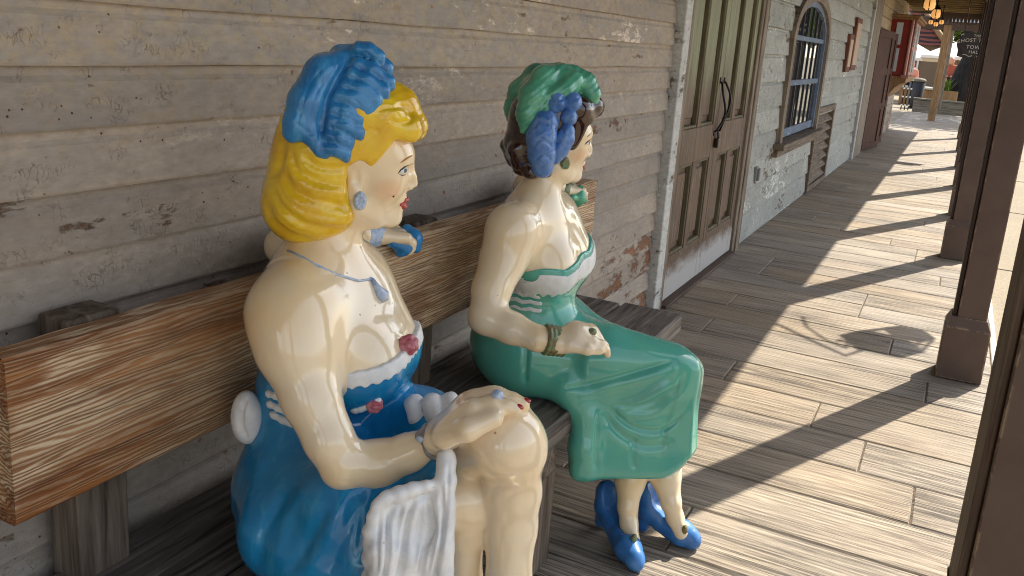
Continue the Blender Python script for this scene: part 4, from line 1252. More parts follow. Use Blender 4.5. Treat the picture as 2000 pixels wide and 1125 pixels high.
def poly_sd(poly):
    P = np.array(poly, float)
    def f(x, y):
        d = np.full(x.shape, 1e9); sgn = np.ones(x.shape)
        for i in range(len(P)):
            a, b = P[i], P[i - 1]
            ex, ey = b - a; wx, wy = x - a[0], y - a[1]
            t = np.clip((wx * ex + wy * ey) / (ex * ex + ey * ey), 0, 1)
            d = np.minimum(d, (wx - ex * t) ** 2 + (wy - ey * t) ** 2)
            c1 = y >= a[1]; c2 = y < b[1]; c3 = ex * wy > ey * wx
            sgn = np.where((c1 & c2 & c3) | (~c1 & ~c2 & ~c3), -sgn, sgn)
        return sgn * np.sqrt(d)
    return f

def head(S, fr):
    """skull, face and neck of either figure; profile measured in the fr units"""
    fr.el(S, 684, 262, 0, 108, 104, 82, 10)
    fr.el(S, 740, 318, 0, 64, 74, 60, 20)          # face
    fr.el(S, 727, 374, 0, 50, 60, 52, 24)          # jaw block
    fr.ch(S, [(700, 396, -46, 14), (738, 424, -26, 15), (764, 422, 0, 18), (738, 424, 26, 15), (700, 396, 46, 14)], 20)   # jaw line
    fr.el(S, 762, 420, 0, 22, 22, 24, 14)          # chin
    fr.el(S, 762, 296, 0, 44, 34, 48, 16)          # forehead
    fr.ch(S, [(797, 316, 0, 7), (804, 340, 0, 8.5), (808, 354, 0, 8)], 9)      # nose
    fr.el(S, 800, 361, -9, 8, 6, 6, 6); fr.el(S, 800, 361, 9, 8, 6, 6, 6)
    fr.el(S, 777, 385, 0, 17, 20, 23, 16)           # mouth mound
    fr.ch(S, [(781, 390, -15, 4.5), (789, 386, -5, 5.5), (789, 386, 5, 5.5), (781, 390, 15, 4.5)], 4)
    fr.ch(S, [(780, 397, -13, 5), (786, 400, 0, 6.5), (780, 397, 13, 5)], 4)
    for s in (-1, 1):
        fr.el(S, 754, 352, s * 34, 26, 26, 18, 24)         # cheek
        fr.el(S, 797, 322, s * 25, 12, 9, 13, 8, 's')      # eye socket
        fr.el(S, 783, 323, s * 26, 13, 10, 14, 3)          # eyeball
        fr.ch(S, [(794, 306, s * 12, 4), (789, 301, s * 28, 4), (772, 305, s * 45, 4)], 12)     # brow bone
        fr.ch(S, [(789, 314, s * 14, 3), (789, 312, s * 26, 3.2), (776, 318, s * 41, 3)], 3)   # upper lid

def ear(S, fr, u=695, v=342, o=-60):
    fr.el(S, u, v, o, 17, 32, 8, 5, rot=0.12)
    fr.el(S, u + 2, v - 3, o - 9, 8, 18, 6, 3, 's')
    fr.ch(S, [(u - 4, v + 10, o - 5, 5), (u + 4, v + 24, o - 3, 6.5)], 4)

def ray_on(bvh, p, d, back=0.3):
    d = Vector(d).normalized(); p = Vector(p)
    h = bvh.ray_cast(p - d * back, d)
    return h[0], h[1]

def decal(name, fr, bvh, uv, r, mat, parent, side=-1, lift=0.0, n=6):
    """a painted stroke lying on the sculpted surface, raised by its own thickness"""
    pts = []; rs = []
    for i, q in enumerate(uv):
        p, nn = ray_on(bvh, fr.P(q[0], q[1], 0), fr.L * (1 if side < 0 else -1))
        if p is None: continue
        pts.append(p + nn * (lift * fr.s)); rs.append((q[2] if len(q) > 2 else r) * fr.s)
    if len(pts) < 2: return None
    mb = MB(); mb.tube(pts, rs, n); return mb.build(name, mat, parent)

def patch(name, fr, bvh, poly, mat, parent, side=-1, th=1.2, lift=0.6, ring=3):
    """a small painted patch that follows the surface"""
    mb = MB(); c = np.mean(np.array(poly), 0)
    def pt(u, v, l):
        p, nn = ray_on(bvh, fr.P(u, v, 0), fr.L * (1 if side < 0 else -1))
        return p + nn * (l * fr.s)
    rows = []
    for k in range(ring + 1):
        f = k / ring
        rows.append([(c[0] + (q[0] - c[0]) * f, c[1] + (q[1] - c[1]) * f) for q in poly])
    cen = mb.bm.verts.new(pt(c[0], c[1], lift + 0.5)); prev = None; fs = []; n = len(poly)
    for k in range(1, ring + 1):
        cur = [mb.bm.verts.new(pt(a, b, lift + 0.5 * (1 - (k / ring) ** 2))) for a, b in rows[k]]
        for i in range(n):
            if prev is None: fs.append(mb.bm.faces.new((cen, cur[i], cur[(i + 1) % n])))
            else: fs.append(mb.bm.faces.new((prev[i], cur[i], cur[(i + 1) % n], prev[(i + 1) % n])))
        prev = cur
    low = [mb.bm.verts.new(pt(a, b, -th)) for a, b in rows[-1]]
    for i in range(n): fs.append(mb.bm.faces.new((prev[i], low[i], low[(i + 1) % n], prev[(i + 1) % n])))
    for f in fs: f.smooth = True
    mb._tint(fs, 0.5)
    return mb.build(name, mat, parent)

def bvh_of(o):
    me = o.data; off = origin(o.parent)
    vs = [v.co + off for v in me.vertices]
    return BVHTree.FromPolygons(vs, [tuple(p.vertices) for p in me.polygons])

def blush(fr, base, extra=None):
    B = np.array(base); pink = np.array(srgb(226, 150, 120)); warm = np.array(srgb(214, 184, 130))
    def f(P, N):
        c = np.tile(B, (len(P), 1))
        u, v, o = fr.loc(P)
        d = ((u - 755) / 34) ** 2 + ((v - 358) / 26) ** 2
        w_ = np.clip(1 - d, 0, 1) * (np.abs(o) < 90) * 0.42
        c = c * (1 - w_[:, None]) + pink * w_[:, None]
        if extra is not None: c = extra(P, N, c)
        return c
    return f

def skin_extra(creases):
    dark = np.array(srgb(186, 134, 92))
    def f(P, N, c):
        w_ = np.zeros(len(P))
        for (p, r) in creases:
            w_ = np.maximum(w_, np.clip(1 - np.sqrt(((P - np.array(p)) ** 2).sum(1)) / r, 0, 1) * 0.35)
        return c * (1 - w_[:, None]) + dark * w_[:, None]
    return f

def A(px, py, x): return at_x(px, py, x)
def R(px, p): return px * depth(p) / CF        # photo pixels -> metres at p
def J(px, py, x, rpx):
    p = A(px, py, x); return (p[0], p[1], p[2], R(rpx, p))

def field(build):
    """evaluate a handful of blended solids as one function"""
    S = Sculpt(); build(S)
    def f(X):
        d = np.full(X.shape[:-1], 1.0)
        for fn, lo, hi, k, op in S.ops:
            if op == 'u': d = smin(d, fn(X), k)
            else: d = -smin(-d, fn(X), k)
        return d
    los = np.min([o[1] for o in S.ops if o[4] == 'u'], 0); his = np.max([o[2] for o in S.ops if o[4] == 'u'], 0)
    return f, los, his

def pix(P):
    q = (np.asarray(P, float) - np.array([0, 0, EYE])) @ CM.T
    return CF * q[:, 0] / q[:, 2] + CPX, CF * q[:, 1] / q[:, 2] + CPY

def ridges(P, lines, width, amp):
    """carved lines: gaussian grooves (amp < 0) or ridges along polylines measured on the photo, on the faces turned this way"""
    x, y = pix(P); out = np.zeros(len(P))
    for ln in lines:
        w_ = width; a_ = amp
        if isinstance(ln, tuple) and isinstance(ln[0], (int, float)): w_, a_, ln = ln
        L = np.array(ln, float); d = np.full(len(P), 1e9); tt = np.zeros(len(P)); n = len(L) - 1
        for i in range(n):
            e = L[i + 1] - L[i]; t = np.clip(((x - L[i, 0]) * e[0] + (y - L[i, 1]) * e[1]) / (e @ e), 0, 1)
            q = np.hypot(x - L[i, 0] - t * e[0], y - L[i, 1] - t * e[1]); m = q < d
            d = np.where(m, q, d); tt = np.where(m, (i + t) / n, tt)
        taper = np.clip(np.minimum(tt, 1 - tt) / 0.18, 0.15, 1)
        out += a_ * taper * np.exp(-(d / w_) ** 2)
    return out

def smooth_line(L, n=5):
    L = np.array(L, float); out = []
    for i in range(len(L) - 1):
        p0, p1, p2, p3 = L[max(i - 1, 0)], L[i], L[i + 1], L[min(i + 2, len(L) - 1)]
        for k in range(n):
            t = k / n
            out.append(0.5 * (2 * p1 + (p2 - p0) * t + (2 * p0 - 5 * p1 + 4 * p2 - p3) * t * t + (3 * p1 - p0 - 3 * p2 + p3) * t ** 3))
    out.append(L[-1]); return out

def toward(P, N):
    v = np.array([0, 0, EYE]) - P; v /= np.linalg.norm(v, axis=1)[:, None]
    return np.clip((v * N).sum(1) * 2.5, 0, 1)

def on_view(bv, px, py, lift=0.0):
    d = Vector(ray(px, py)).normalized(); h_ = bv.ray_cast(Vector((0, 0, EYE)), d)
    return None if h_[0] is None else h_[0] + h_[1] * lift

def daub(name, bv, pts, r, mat, parent, lift=-0.001):
    """a thick stroke of paint or lace following a sculpted surface"""
    P = [on_view(bv, *q, lift) for q in smooth_line(pts, 4)]; P = [q for q in P if q is not None]
    g = Sculpt(0.0022)
    g.chain([(*q, r * (0.75 + 0.35 * abs(math.sin(i * 1.7)))) for i, q in enumerate(P)], 0.002)
    return g.build(name, mat, parent)

def hand(S, wrist, palm_dir, across, nrm, size, curls, thumb=None, k=0.008):
    """palm and five fingers; palm_dir towards the fingers, across towards the little finger, nrm out of the back of the hand"""
    w_ = np.array(wrist, float); d = np.array(palm_dir, float); d /= np.linalg.norm(d)
    a = np.array(across, float); a -= d * (a @ d); a /= np.linalg.norm(a); n = np.array(nrm, float); n -= d * (n @ d) + a * (n @ a); n /= np.linalg.norm(n)
    kn = []
    for i, (off, ln) in enumerate(((-0.3, 0.40), (-0.1, 0.44), (0.1, 0.41), (0.29, 0.33))):
        K = w_ + d * size * (0.52 - 0.03 * abs(i - 1.2)) + a * size * off + n * size * 0.02
        S.chain([(*(w_ + a * size * off * 0.35), size * 0.12), (*K, size * 0.105)], k * 1.6)
        p = K; dirv = d.copy(); ch = [(*K, size * 0.095)]
        c = curls[i] if isinstance(curls[0], (list, tuple)) else curls
        for j, (f, bend) in enumerate(zip((0.46, 0.31, 0.23), c)):
            ang = bend
            dd = dirv * math.cos(ang) - n_cur(n, d, dirv) * math.sin(ang)
            dirv = dd / np.linalg.norm(dd)
            p = p + dirv * size * ln * f * 1.05
            ch.append((*p, size * (0.085 - 0.012 * j)))
        S.chain(ch, k * 0.3); kn.append(ch)
    if thumb is not None:
        S.chain([(*(w_ + np.array(q[0]) * size * d * 0 + d * size * q[0] + a * size * q[1] + n * size * q[2]), size * q[3]) for q in thumb], k)
    return kn

def nails(name, chains, mat, parent):
    for ch in chains:
        p0, p1 = np.array(ch[-2][:3]), np.array(ch[-1][:3]); r = ch[-1][3]
        ax = (p1 - p0) / np.linalg.norm(p1 - p0); up = np.array([0, 0, 1.0]) + np.array([0.5, 0.3, 0]); up -= ax * (up @ ax); up /= np.linalg.norm(up); sd = np.cross(up, ax)
        g = Sculpt(0.0015); g.ell(p1 + up * r * 0.62 + ax * r * 0.25, (r * 0.85, r * 0.62, r * 0.42), np.array([ax, sd, up]), 0.001); g.build(name, mat, parent)

def n_cur(n, d, dirv):
    # the normal carried along as the finger bends in the d-n plane
    return n * (dirv @ d) - d * (dirv @ n)

# ------------------------------------------------------------------ the blonde figure
S1 = thing('seated_figure', 'painted blonde woman in a blue dress and blue feather hat, nearer on the bench', 'statue', (-0.93, 1.19, 0.42))
O1 = A(690, 350, -0.90)
vd = np.array([O1[0], O1[1]]); vd /= np.linalg.norm(vd)
F1 = np.array([vd[1], -vd[0]])
fr1 = Frame(O1, F1, depth(O1) / CF)
s = Sculpt(0.0035)
head(s, fr1); ear(s, fr1)
s.chain([(*fr1.P(634, 508, 0), 0.052), (*fr1.P(652, 455, 0), 0.044), (*fr1.P(676, 400, 0), 0.047)], 0.03)          # neck
# trunk and shoulders
RB = A(700, 712, -0.845); LB = A(736, 684, -0.872)
def chest1(S, g=0.0):
    S.chain([(*A(600, 606, -0.905), 0.05 + g), (*(RB + [-0.025, 0.0, 0.0]), 0.055 + g)], 0.07)
    S.chain([(-0.945, 1.19, 0.58, .115 + g), (-0.968, 1.175, 0.70, .09 + g), (-0.955, 1.17, 0.80, .102 + g), (-0.935, 1.18, 0.87, .078 + g)], 0.05)
    S.ell((-0.945, 1.175, 0.83), (0.095 + g, 0.14 + g, 0.13 + g), None, 0.05)
    S.ell(RB, (.066 + g, .062 + g, .062 + g), None, 0.05); S.ell(LB, (.064 + g, .06 + g, .06 + g), None, 0.05)
    S.chain([(-0.935, 1.12, 0.88, 0.05 + g), (*(RB + [-0.015, 0, 0.025]), 0.054 + g)], 0.09); S.chain([(-0.94, 1.20, 0.88, 0.05 + g), (*(LB + [-0.015, 0, 0.025]), 0.052 + g)], 0.09)
chest1(s)
s.chain([J(566, 612, -0.9, 66), (*fr1.P(628, 542, 6), 0.056), (-0.955, 1.22, 0.895, 0.05), (-1.0, 1.28, 0.885, 0.045)], 0.06)
# right arm
s.chain([J(570, 612, -0.90, 56), J(580, 675, -0.88, 57)], 0.08)
s.chain([J(572, 650, -0.88, 64), J(578, 690, -0.87, 65), J(607, 775, -0.835, 57), J(642, 858, -0.795, 48), J(672, 905, -0.772, 45)], 0.03)
s.chain([J(672, 908, -0.772, 47), J(740, 906, -0.735, 46), J(800, 884, -0.69, 37), J(853, 858, -0.645, 27)], 0.012)
# left arm laid along the backrest
s.chain([(-1.0, 1.28, 0.885, .046), (-1.09, 1.3, 0.90, .042), (*A(556, 480, -1.17), .038)], 0.03)
s.chain([(*A(558, 481, -1.17), .038), (-1.165, 1.4, 0.905, .036), (*A(705, 460, -1.13), .027), (*A(735, 458, -1.12), .024)], 0.02)
wl = A(732, 458, -1.12)
hand(s, wl, A(800, 455, -1.09) - wl, (0.9, -0.3, -0.15), (0, 0.1, 1), 0.13, [(0.45, 0.7, 0.6), (0.4, 0.7, 0.6), (0.5, 0.8, 0.6), (0.6, 0.8, 0.6)],
     [(0.08, -0.2, -0.02, 0.12), (0.3, -0.42, -0.1, 0.1), (0.5, -0.45, -0.2, 0.085)])
# right hand on the raised knee
wr = A(855, 857, -0.642)
kn1 = hand(s, wr, A(974, 770, -0.572) - wr, (-0.25, 0.75, -0.25), (-0.2, -0.35, 1), 0.158, [(0.36, 0.42, 0.2), (0.3, 0.4, 0.2), (0.3, 0.4, 0.2), (0.36, 0.4, 0.2)],
     [(0.1, -0.22, -0.02, 0.13), (0.34, -0.4, -0.1, 0.11), (0.6, -0.38, -0.16, 0.095)])
s.chain([J(880, 836, -0.63, 32), J(925, 808, -0.6, 42), J(955, 792, -0.58, 36)], 0.025)
# right leg, then the left leg crossing over it
s.chain([(-0.93, 1.14, 0.54, .10), J(850, 985, -0.66, 58), J(900, 972, -0.625, 48), J(911, 990, -0.617, 47), J(908, 1040, -0.62, 40), J(908, 1125, -0.622, 33), (-0.60, 1.10, 0.15, .03), (-0.57, 1.1, 0.1, .03)], 0.01)
s.chain([(-0.92, 1.29, 0.56, .1), J(900, 872, -0.66, 62), J(985, 862, -0.55, 62), J(1005, 880, -0.543, 55), J(1000, 960, -0.55, 57), J(997, 1030, -0.548, 52), J(994, 1125, -0.54, 43), (-0.53, 1.155, 0.2, .03), (-0.5, 1.16, 0.13, .033)], 0.007)
s.ell(A(1000, 866, -0.545), (.05, .053, .058), None, 0.03)
# feet (below the picture)
s.chain([(-0.5, 1.16, 0.13, .033), (-0.42, 1.17, 0.07, .03), (-0.36, 1.18, 0.05, .02)], 0.02)
s.chain([(-0.58, 1.1, 0.1, .033), (-0.49, 1.1, 0.05, .03), (-0.42, 1.1, 0.035, .02)], 0.02)
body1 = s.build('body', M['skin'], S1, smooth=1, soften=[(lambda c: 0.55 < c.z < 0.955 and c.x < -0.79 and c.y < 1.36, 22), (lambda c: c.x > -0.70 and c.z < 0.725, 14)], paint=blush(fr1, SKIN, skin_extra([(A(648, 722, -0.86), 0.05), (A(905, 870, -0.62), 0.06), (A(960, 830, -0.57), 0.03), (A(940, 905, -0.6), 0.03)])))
bv1 = bvh_of(body1)

# face paint
patch('eye_white', fr1, bv1, [(776, 324), (780, 319), (786, 317), (791, 318), (792, 322), (788, 327), (782, 328)], M['eye_white'], S1)
patch('iris', fr1, bv1, [(785, 318), (789, 318), (791, 321), (789, 326), (785, 326), (784, 322)], M['iris'], S1, lift=1.0)
decal('eyelash', fr1, bv1, [(773, 327, 0.6), (778, 320, 1.6), (785, 315, 2.0), (793, 312, 1.2)], 1.5, M['lash_black'], S1)
decal('eyelash', fr1, bv1, [(776, 328, 0.5), (782, 331, 1.3), (788, 330, 0.8)], 1.2, M['lash_black'], S1)
decal('eyebrow', fr1, bv1, [(777, 306, 0.7), (784, 301, 1.6), (793, 296, 1.9), (799, 294, 1.4)], 1.5, M['brow_brown'], S1)
decal('beauty_mark', fr1, bv1, [(766, 370), (766.5, 372.5)], 2.2, M['mole'], S1)
M_ = Sculpt(0.002)
fr1.ch(M_, [(781, 391, -22, 2.5), (789, 386, -11, 5.4), (793.5, 386, 0, 5.4), (789, 386, 11, 5.4), (781, 391, 22, 2.5)], 5)
fr1.ch(M_, [(781, 394, -20, 2.5), (787, 399, -9, 5.6), (790, 400, 0, 6.0), (787, 399, 9, 5.6), (781, 394, 20, 2.5)], 5)
M_.build('lips', M['lip_red'], S1)

# hair
h = Sculpt(0.0035)
fr1.el(h, 664, 262, 0, 112, 112, 92, 20)
fr1.el(h, 622, 335, 0, 92, 118, 94, 26)
fr1.el(h, 608, 402, 0, 92, 82, 96, 26)
fr1.el(h, 645, 415, -46, 54, 38, 48, 14, rot=-0.35); fr1.el(h, 645, 415, 46, 54, 38, 48, 14, rot=-0.35)
fr1.el(h, 640, 362, -58, 50, 30, 40, 12, rot=-0.3); fr1.el(h, 640, 362, 58, 50, 30, 40, 12, rot=-0.3)
fr1.ch(h, [(735, 190, 0, 46), (770, 205, 0, 40), (785, 222, 0, 34)], 20)
for sg in (-1, 1): fr1.ch(h, [(700, 205, sg * 50, 44), (745, 220, sg * 46, 34), (775, 236, sg * 36, 28)], 20); fr1.el(h, 726, 272, sg * 55, 38, 44, 20, 14, rot=0.5)
fr1.ch(h, [(765, 248, -52, 17), (788, 243, -36, 26), (800, 240, 0, 28), (788, 243, 36, 26), (765, 248, 52, 17)], 10)      # rolled fringe
fr1.ch(h, [(758, 232, -56, 8), (780, 224, -50, 9), (800, 232, -42, 9), (806, 250, -36, 8), (790, 258, -38, 7)], 6)         # curl at the end of the roll
pf = poly_sd([(722, 320), (766, 262), (785, 268), (812, 274), (840, 274), (840, 470), (700, 470), (690, 440), (699, 412), (686, 385), (678, 350), (678, 316), (700, 300), (712, 306)])
def face_cut(X):
    u, v, o = fr1.loc(X); return -pf(u, v) * fr1.s
h.cut(face_cut, 0.006)
h.cut(lambda X: (fr1.loc(X)[1] - 486 + 0.30 * (fr1.loc(X)[0] - 560) * (fr1.loc(X)[0] > 560)) * fr1.s, 0.012)
HG = [smooth_line(q) for q in ([(567, 282), (576, 327), (607, 349), (651, 362), (682, 367)], [(547, 322), (567, 367), (607, 389), (651, 398), (687, 414)],
    [(531, 362), (544, 398), (584, 433), (633, 447), (682, 449)], [(520, 389), (531, 429), (567, 460), (620, 473)], [(553, 240), (549, 309), (531, 349)], [(589, 300), (618, 325), (660, 330), (690, 322)])]
HF = [smooth_line(q) for q in ([(560, 300), (562, 345), (590, 370), (640, 382), (684, 388)], [(540, 345), (556, 385), (594, 412), (640, 424), (688, 430)], [(525, 380), (538, 415), (575, 448), (625, 460)], [(580, 300), (598, 335), (640, 348), (680, 350)],
    [(735, 200), (765, 200), (800, 208), (815, 228)], [(725, 235), (745, 226), (765, 222)], [(700, 262), (725, 252), (745, 262)])]
BG = [smooth_line(q) for q in ([(718, 222), (750, 212), (785, 208), (803, 220), (801, 236), (778, 241), (764, 233), (774, 226)],)]
def hair_move(P, N):
    u, v, o = fr1.loc(P); t = toward(P, N)
    a = ridges(P, HG, 8, -0.0055) + ridges(P, HF, 3.5, -0.0016) + ridges(P, BG, 4.5, -0.0045)
    # the far side carries the same waves, mirrored through the head
    far = np.clip((o - 10) / 30, 0, 1) * -0.003 * np.abs(np.sin(np.pi * ((v - 300) + 0.42 * (u - 600)) / 44)) * np.clip((v - 295) / 40, 0, 1)
    return a * t + far + fr1.s * 0.35 * np.sin(2 * np.pi * (v * 0.9 + 0.5 * u + 6 * np.sin(u * 0.06)) / 13)
h.build('hair', M['yellow_hair'], S1, smooth=1, move=hair_move)

# feather hat
f = Sculpt(0.003)
fr1.el(f, 664, 200, 0, 90, 88, 80, 14)
SP = [(678, 110), (656, 150), (638, 190), (630, 238), (627, 290)]; SO = [24, 58, 78, 88, 88]
TIPS = [((742, 122), 36), ((762, 166), 46), ((752, 182), 58), ((738, 198), 66), ((720, 214), 72), ((706, 236), 76), ((708, 258), 78), ((690, 277), 80), ((684, 298), 82)]
for sg in (-1, 1):
    q = lambda *p: [(a, b, sg * c, r) for a, b, c, r in p]
    fr1.ch(f, q((668, 124, 20, 24), (632, 150, 50, 34), (606, 198, 70, 34), (592, 238, 78, 28), (583, 258, 80, 20)), 12)
    fr1.ch(f, q((606, 236, 80, 22), (618, 262, 86, 18), (632, 284, 86, 15), (640, 290, 86, 10)), 8)
    fr1.ch(f, q(*[(a, b, c - 10, r) for (a, b), c, r in zip([(690, 116), (672, 152), (656, 194), (650, 240), (650, 284)], SO, [20, 20, 18, 16, 10])]), 6)
    for i, (tp, oo) in enumerate(TIPS):
        t_ = min(i / (len(TIPS) - 1) * 4, 3.999); j = int(t_); fq = t_ - j
        a0 = SP[j][0] * (1 - fq) + SP[j + 1][0] * fq; b0 = SP[j][1] * (1 - fq) + SP[j + 1][1] * fq; o0 = SO[j] * (1 - fq) + SO[j + 1] * fq
        mx, my = a0 * 0.45 + tp[0] * 0.55, b0 * 0.45 + tp[1] * 0.55 - 15
        fr1.ch(f, q((a0 + 6, b0, o0, 8), ((a0 + mx) / 2, (b0 + my) / 2 - 6, (o0 + oo) / 2 + 6, 12), (mx, my, (o0 + oo) / 2 + 9, 13.5), (tp[0] - 12, tp[1] - 11, oo + 7, 12), (tp[0] - 8, tp[1] - 1, oo + 2, 9)), 1.2)
for sg in (-1, 1): fr1.el(f, 702, 194, sg * 72, 34, 40, 20, 8); fr1.el(f, 646, 232, sg * 78, 24, 44, 18, 8)
fr1.ch(f, [(662, 116, 0, 22), (705, 112, 0, 22), (742, 134, 0, 20)], 10)
fr1.el(f, 682, 104, -12, 15, 9, 12, 4)
f.cut(lambda X: -poly_sd([(700, 330), (640, 303), (622, 296), (608, 278), (594, 270), (580, 275), (566, 268), (550, 290), (560, 480), (840, 480), (840, 330)])(*fr1.loc(X)[:2]) * fr1.s, 0.005)
FG = [smooth_line(q) for q in ([(682, 112), (660, 150), (640, 190), (630, 240), (625, 288)],)]
FF = [smooth_line(q) for q in ([(640, 122), (606, 165), (588, 215), (578, 258)], [(655, 128), (622, 175), (606, 220), (598, 258)], [(575, 238), (594, 252), (612, 266)])] + [
    [(SP[min(3, i // 2)][0] + 14, SP[min(3, i // 2)][1] + (i % 2) * 22), (tp[0] - 28, tp[1] - 20), (tp[0] - 12, tp[1] - 6)] for i, (tp, oo) in enumerate(TIPS)]
def barb(P, N): return (ridges(P, FG, 6, -0.006) + ridges(P, FF, 2.6, -0.0018)) * toward(P, N)
f.build('feather_hat', M['hat_blue'], S1, smooth=1, move=barb)

# earring, necklace
e = Sculpt(0.002); fr1.el(e, 703, 379, -68, 13, 19, 7, 3)
for i in range(9): a = i * 0.7; fr1.ch(e, [(703 + 8 * math.cos(a), 379 + 13 * math.sin(a), -74, 3.2)], 1.5)
e.build('earring', M['silver_blue'], S1)
def on_skin(bv, p, c, lift=0.002):
    """drop p onto the skin along the line from the axis c"""
    p = Vector(p); c = Vector(c); d = (p - c).normalized()
    hh = bv.ray_cast(c + d * 0.6, -d)
    return (hh[0] + hh[1] * lift) if hh[0] is not None else p
nk = []
for (px, py, x) in ((562, 490, -0.96), (585, 500, -0.93), (620, 520, -0.9), (660, 538, -0.88), (700, 549, -0.86), (722, 546, -0.85)):
    d = Vector(ray(px, py)).normalized(); hit = bv1.ray_cast(Vector((0, 0, EYE)), d)
    if hit[0] is not None: nk.append(hit[0] + hit[1] * 0.001)
for (px, py) in ((724, 543), (728, 548)):
    d = Vector(ray(px, py)).normalized(); hit = bv1.ray_cast(Vector((0, 0, EYE)), d)
    if hit[0] is not None: nk.append(hit[0] + hit[1] * 0.001)
nl = [Vector(fr1.P(u, v, o)) for u, v, o in ((735, 545, 20), (725, 525, 50), (690, 500, 62), (640, 485, 55), (600, 480, 25), (575, 485, -5))]
mb = MB(); mb.tube(nk, 0.0022, 6); mb.build('necklace', M['silver_blue'], S1)
pd = []
for (px, py) in ((724, 545), (733, 562), (744, 578), (750, 590)):
    d = Vector(ray(px, py)).normalized(); hit = bv1.ray_cast(Vector((0, 0, EYE)), d); pd.append(hit[0] + hit[1] * 0.003)
mb = MB(); mb.tube(pd, [0.003, 0.006, 0.0125, 0.006], 10); mb.build('pendant', M['silver_blue'], S1)

# bracelets and ring
def band(name, bv, p, q, r, wd, mat, parent, th=0.004, n=20):
    """a cuff round a limb between p and q"""
    mb = MB(); mb.tube([Vector(p), Vector(p) + (Vector(q) - Vector(p)) * 0.5, Vector(q)], [r, r + th, r], n); return mb.build(name, mat, parent)
s = Sculpt(0.0025)
p0, p1 = A(836, 866, -0.660), A(858, 855, -0.641)
ax = (p1 - p0) / np.linalg.norm(p1 - p0); cc = (p0 + p1) / 2
e1 = np.cross(ax, [0, 0, 1.0]); e1 /= np.linalg.norm(e1); e2 = np.cross(e1, ax)
for i in range(24):
    a0, a1 = 2 * math.pi * i / 24, 2 * math.pi * (i + 1) / 24
    g = lambda a: cc + (e1 * math.cos(a) + e2 * math.sin(a)) * 0.0242 + ax * 0.004 * math.sin(a * 2)
    s.chain([(*g(a0), 0.0055), (*g(a1), 0.0055)], 0.003)
s.ell(cc + e2 * 0.017 - e1 * -0.019, (0.012, 0.012, 0.01), None, 0.006)
s.build('bracelet', M['silver'], S1)
jw = cc + (e1 * 0.8 + e2 * 0.6) * 0.026
s = Sculpt(0.002); s.ell(jw, (0.011, 0.011, 0.009), None, 0.002); s.build('bracelet_jewel', M['silver_blue'], S1)
p = ray_on(bv1, A(971, 772, -0.57), Vector(ray(971, 772)))[0]
s = Sculpt(0.002); s.ell(p, (0.010, 0.010, 0.009), None, 0.002); s.build('ring', M['silver_blue'], S1)
s = Sculpt(0.0025); c = A(724, 459, -1.122); d = A(736, 457, -1.118) - A(712, 461, -1.127)
s.chain([(*(c - d * 0.5), 0.029), (*(c + d * 0.25), 0.0295)], 0.004); s.build('bracelet', M['silver_blue'], S1)
# blue handkerchief glove in the left hand
s = Sculpt(0.003)
g0 = A(790, 478, -1.085)
s.chain([(*A(765, 470, -1.09), 0.016), (*A(790, 478, -1.08), 0.022), (*A(812, 470, -1.075), 0.016)], 0.01)
s.chain([(*A(790, 478, -1.08), 0.02), (*A(780, 494, -1.085), 0.01)], 0.01); s.chain([(*A(808, 460, -1.08), 0.014), (*A(812, 484, -1.07), 0.013)], 0.01)
s.chain([(*A(795, 450, -1.1), 0.015), (*A(812, 462, -1.08), 0.014)], 0.01)
s.build('handkerchief', M['hat_blue'], S1)

# dress
def bod(S, g=0.006): chest1(S, g); S.chain([(-0.955, 1.17, 0.54, .125 + g), (-0.968, 1.172, 0.66, .1 + g)], 0.05)
def neckline(X):
    x, y, z = X[..., 0], X[..., 1], X[..., 2]
    return 0.790 + 0.14 * np.clip(x + 0.885, 0, 0.2) + 0.14 * np.clip(y - 1.10, -0.02, 0.15) - 0.30 * np.clip(y - 1.28, 0, 0.1)
fb, lb_, hb_ = field(bod)
def bodice(X): return np.maximum(fb(X), X[..., 2] - neckline(X))
d = Sculpt(0.004)
d.shape(bodice, lb_, np.array([hb_[0], hb_[1], 0.94]), 0.02)
d.ell((-0.97, 1.165, 0.495), (.13, .15, .105), None, 0.05)
d.ell((-0.95, 1.25, 0.53), (.13, .13, .125), None, 0.05)
d.chain([(-0.93, 1.12, 0.53, .125), J(700, 985, -0.78, 118), J(830, 990, -0.68, 66)], 0.05)
d.chain([J(560, 1040, -0.9, 92), J(640, 1090, -0.82, 92), J(740, 1080, -0.72, 84)], 0.05)
d.chain([J(640, 1110, -0.80, 80), J(700, 1150, -0.74, 70), J(740, 1120, -0.71, 56)], 0.05)
q0 = np.array([-0.92, 1.29, 0.56]); q1 = A(900, 872, -0.66); q2 = q0 + 0.8 * (q1 - q0)
d.chain([(*q0, .122), (*(q0 + 0.5 * (q1 - q0)), .1), (*q2, .078)], 0.03)
d.chain([J(790, 955, -0.705, 52), J(850, 925, -0.655, 40)], 0.03)
for q in (((-0.72, 1.02, 0.30, .05), (-0.68, 1.08, 0.26, .05)), ((-0.72, 1.02, 0.44, .06), (-0.72, 1.02, 0.28, .05)), ((-0.70, 1.08, 0.4, .05), (-0.70, 1.08, 0.28, .045))): d.chain(q, 0.05)
D1 = [smooth_line(q) for q in ([(705, 965), (676, 1040), (640, 1125)], [(640, 985), (600, 1060), (560, 1125)], [(560, 960), (515, 1040), (500, 1110)], [(735, 930), (712, 1000), (700, 1110)])]
D1b = [smooth_line(q) for q in ([(600, 940), (560, 1020), (535, 1110)], [(675, 960), (640, 1050), (600, 1125)], [(520, 880), (490, 960), (470, 1060)], [(720, 790), (745, 850), (800, 870)])]
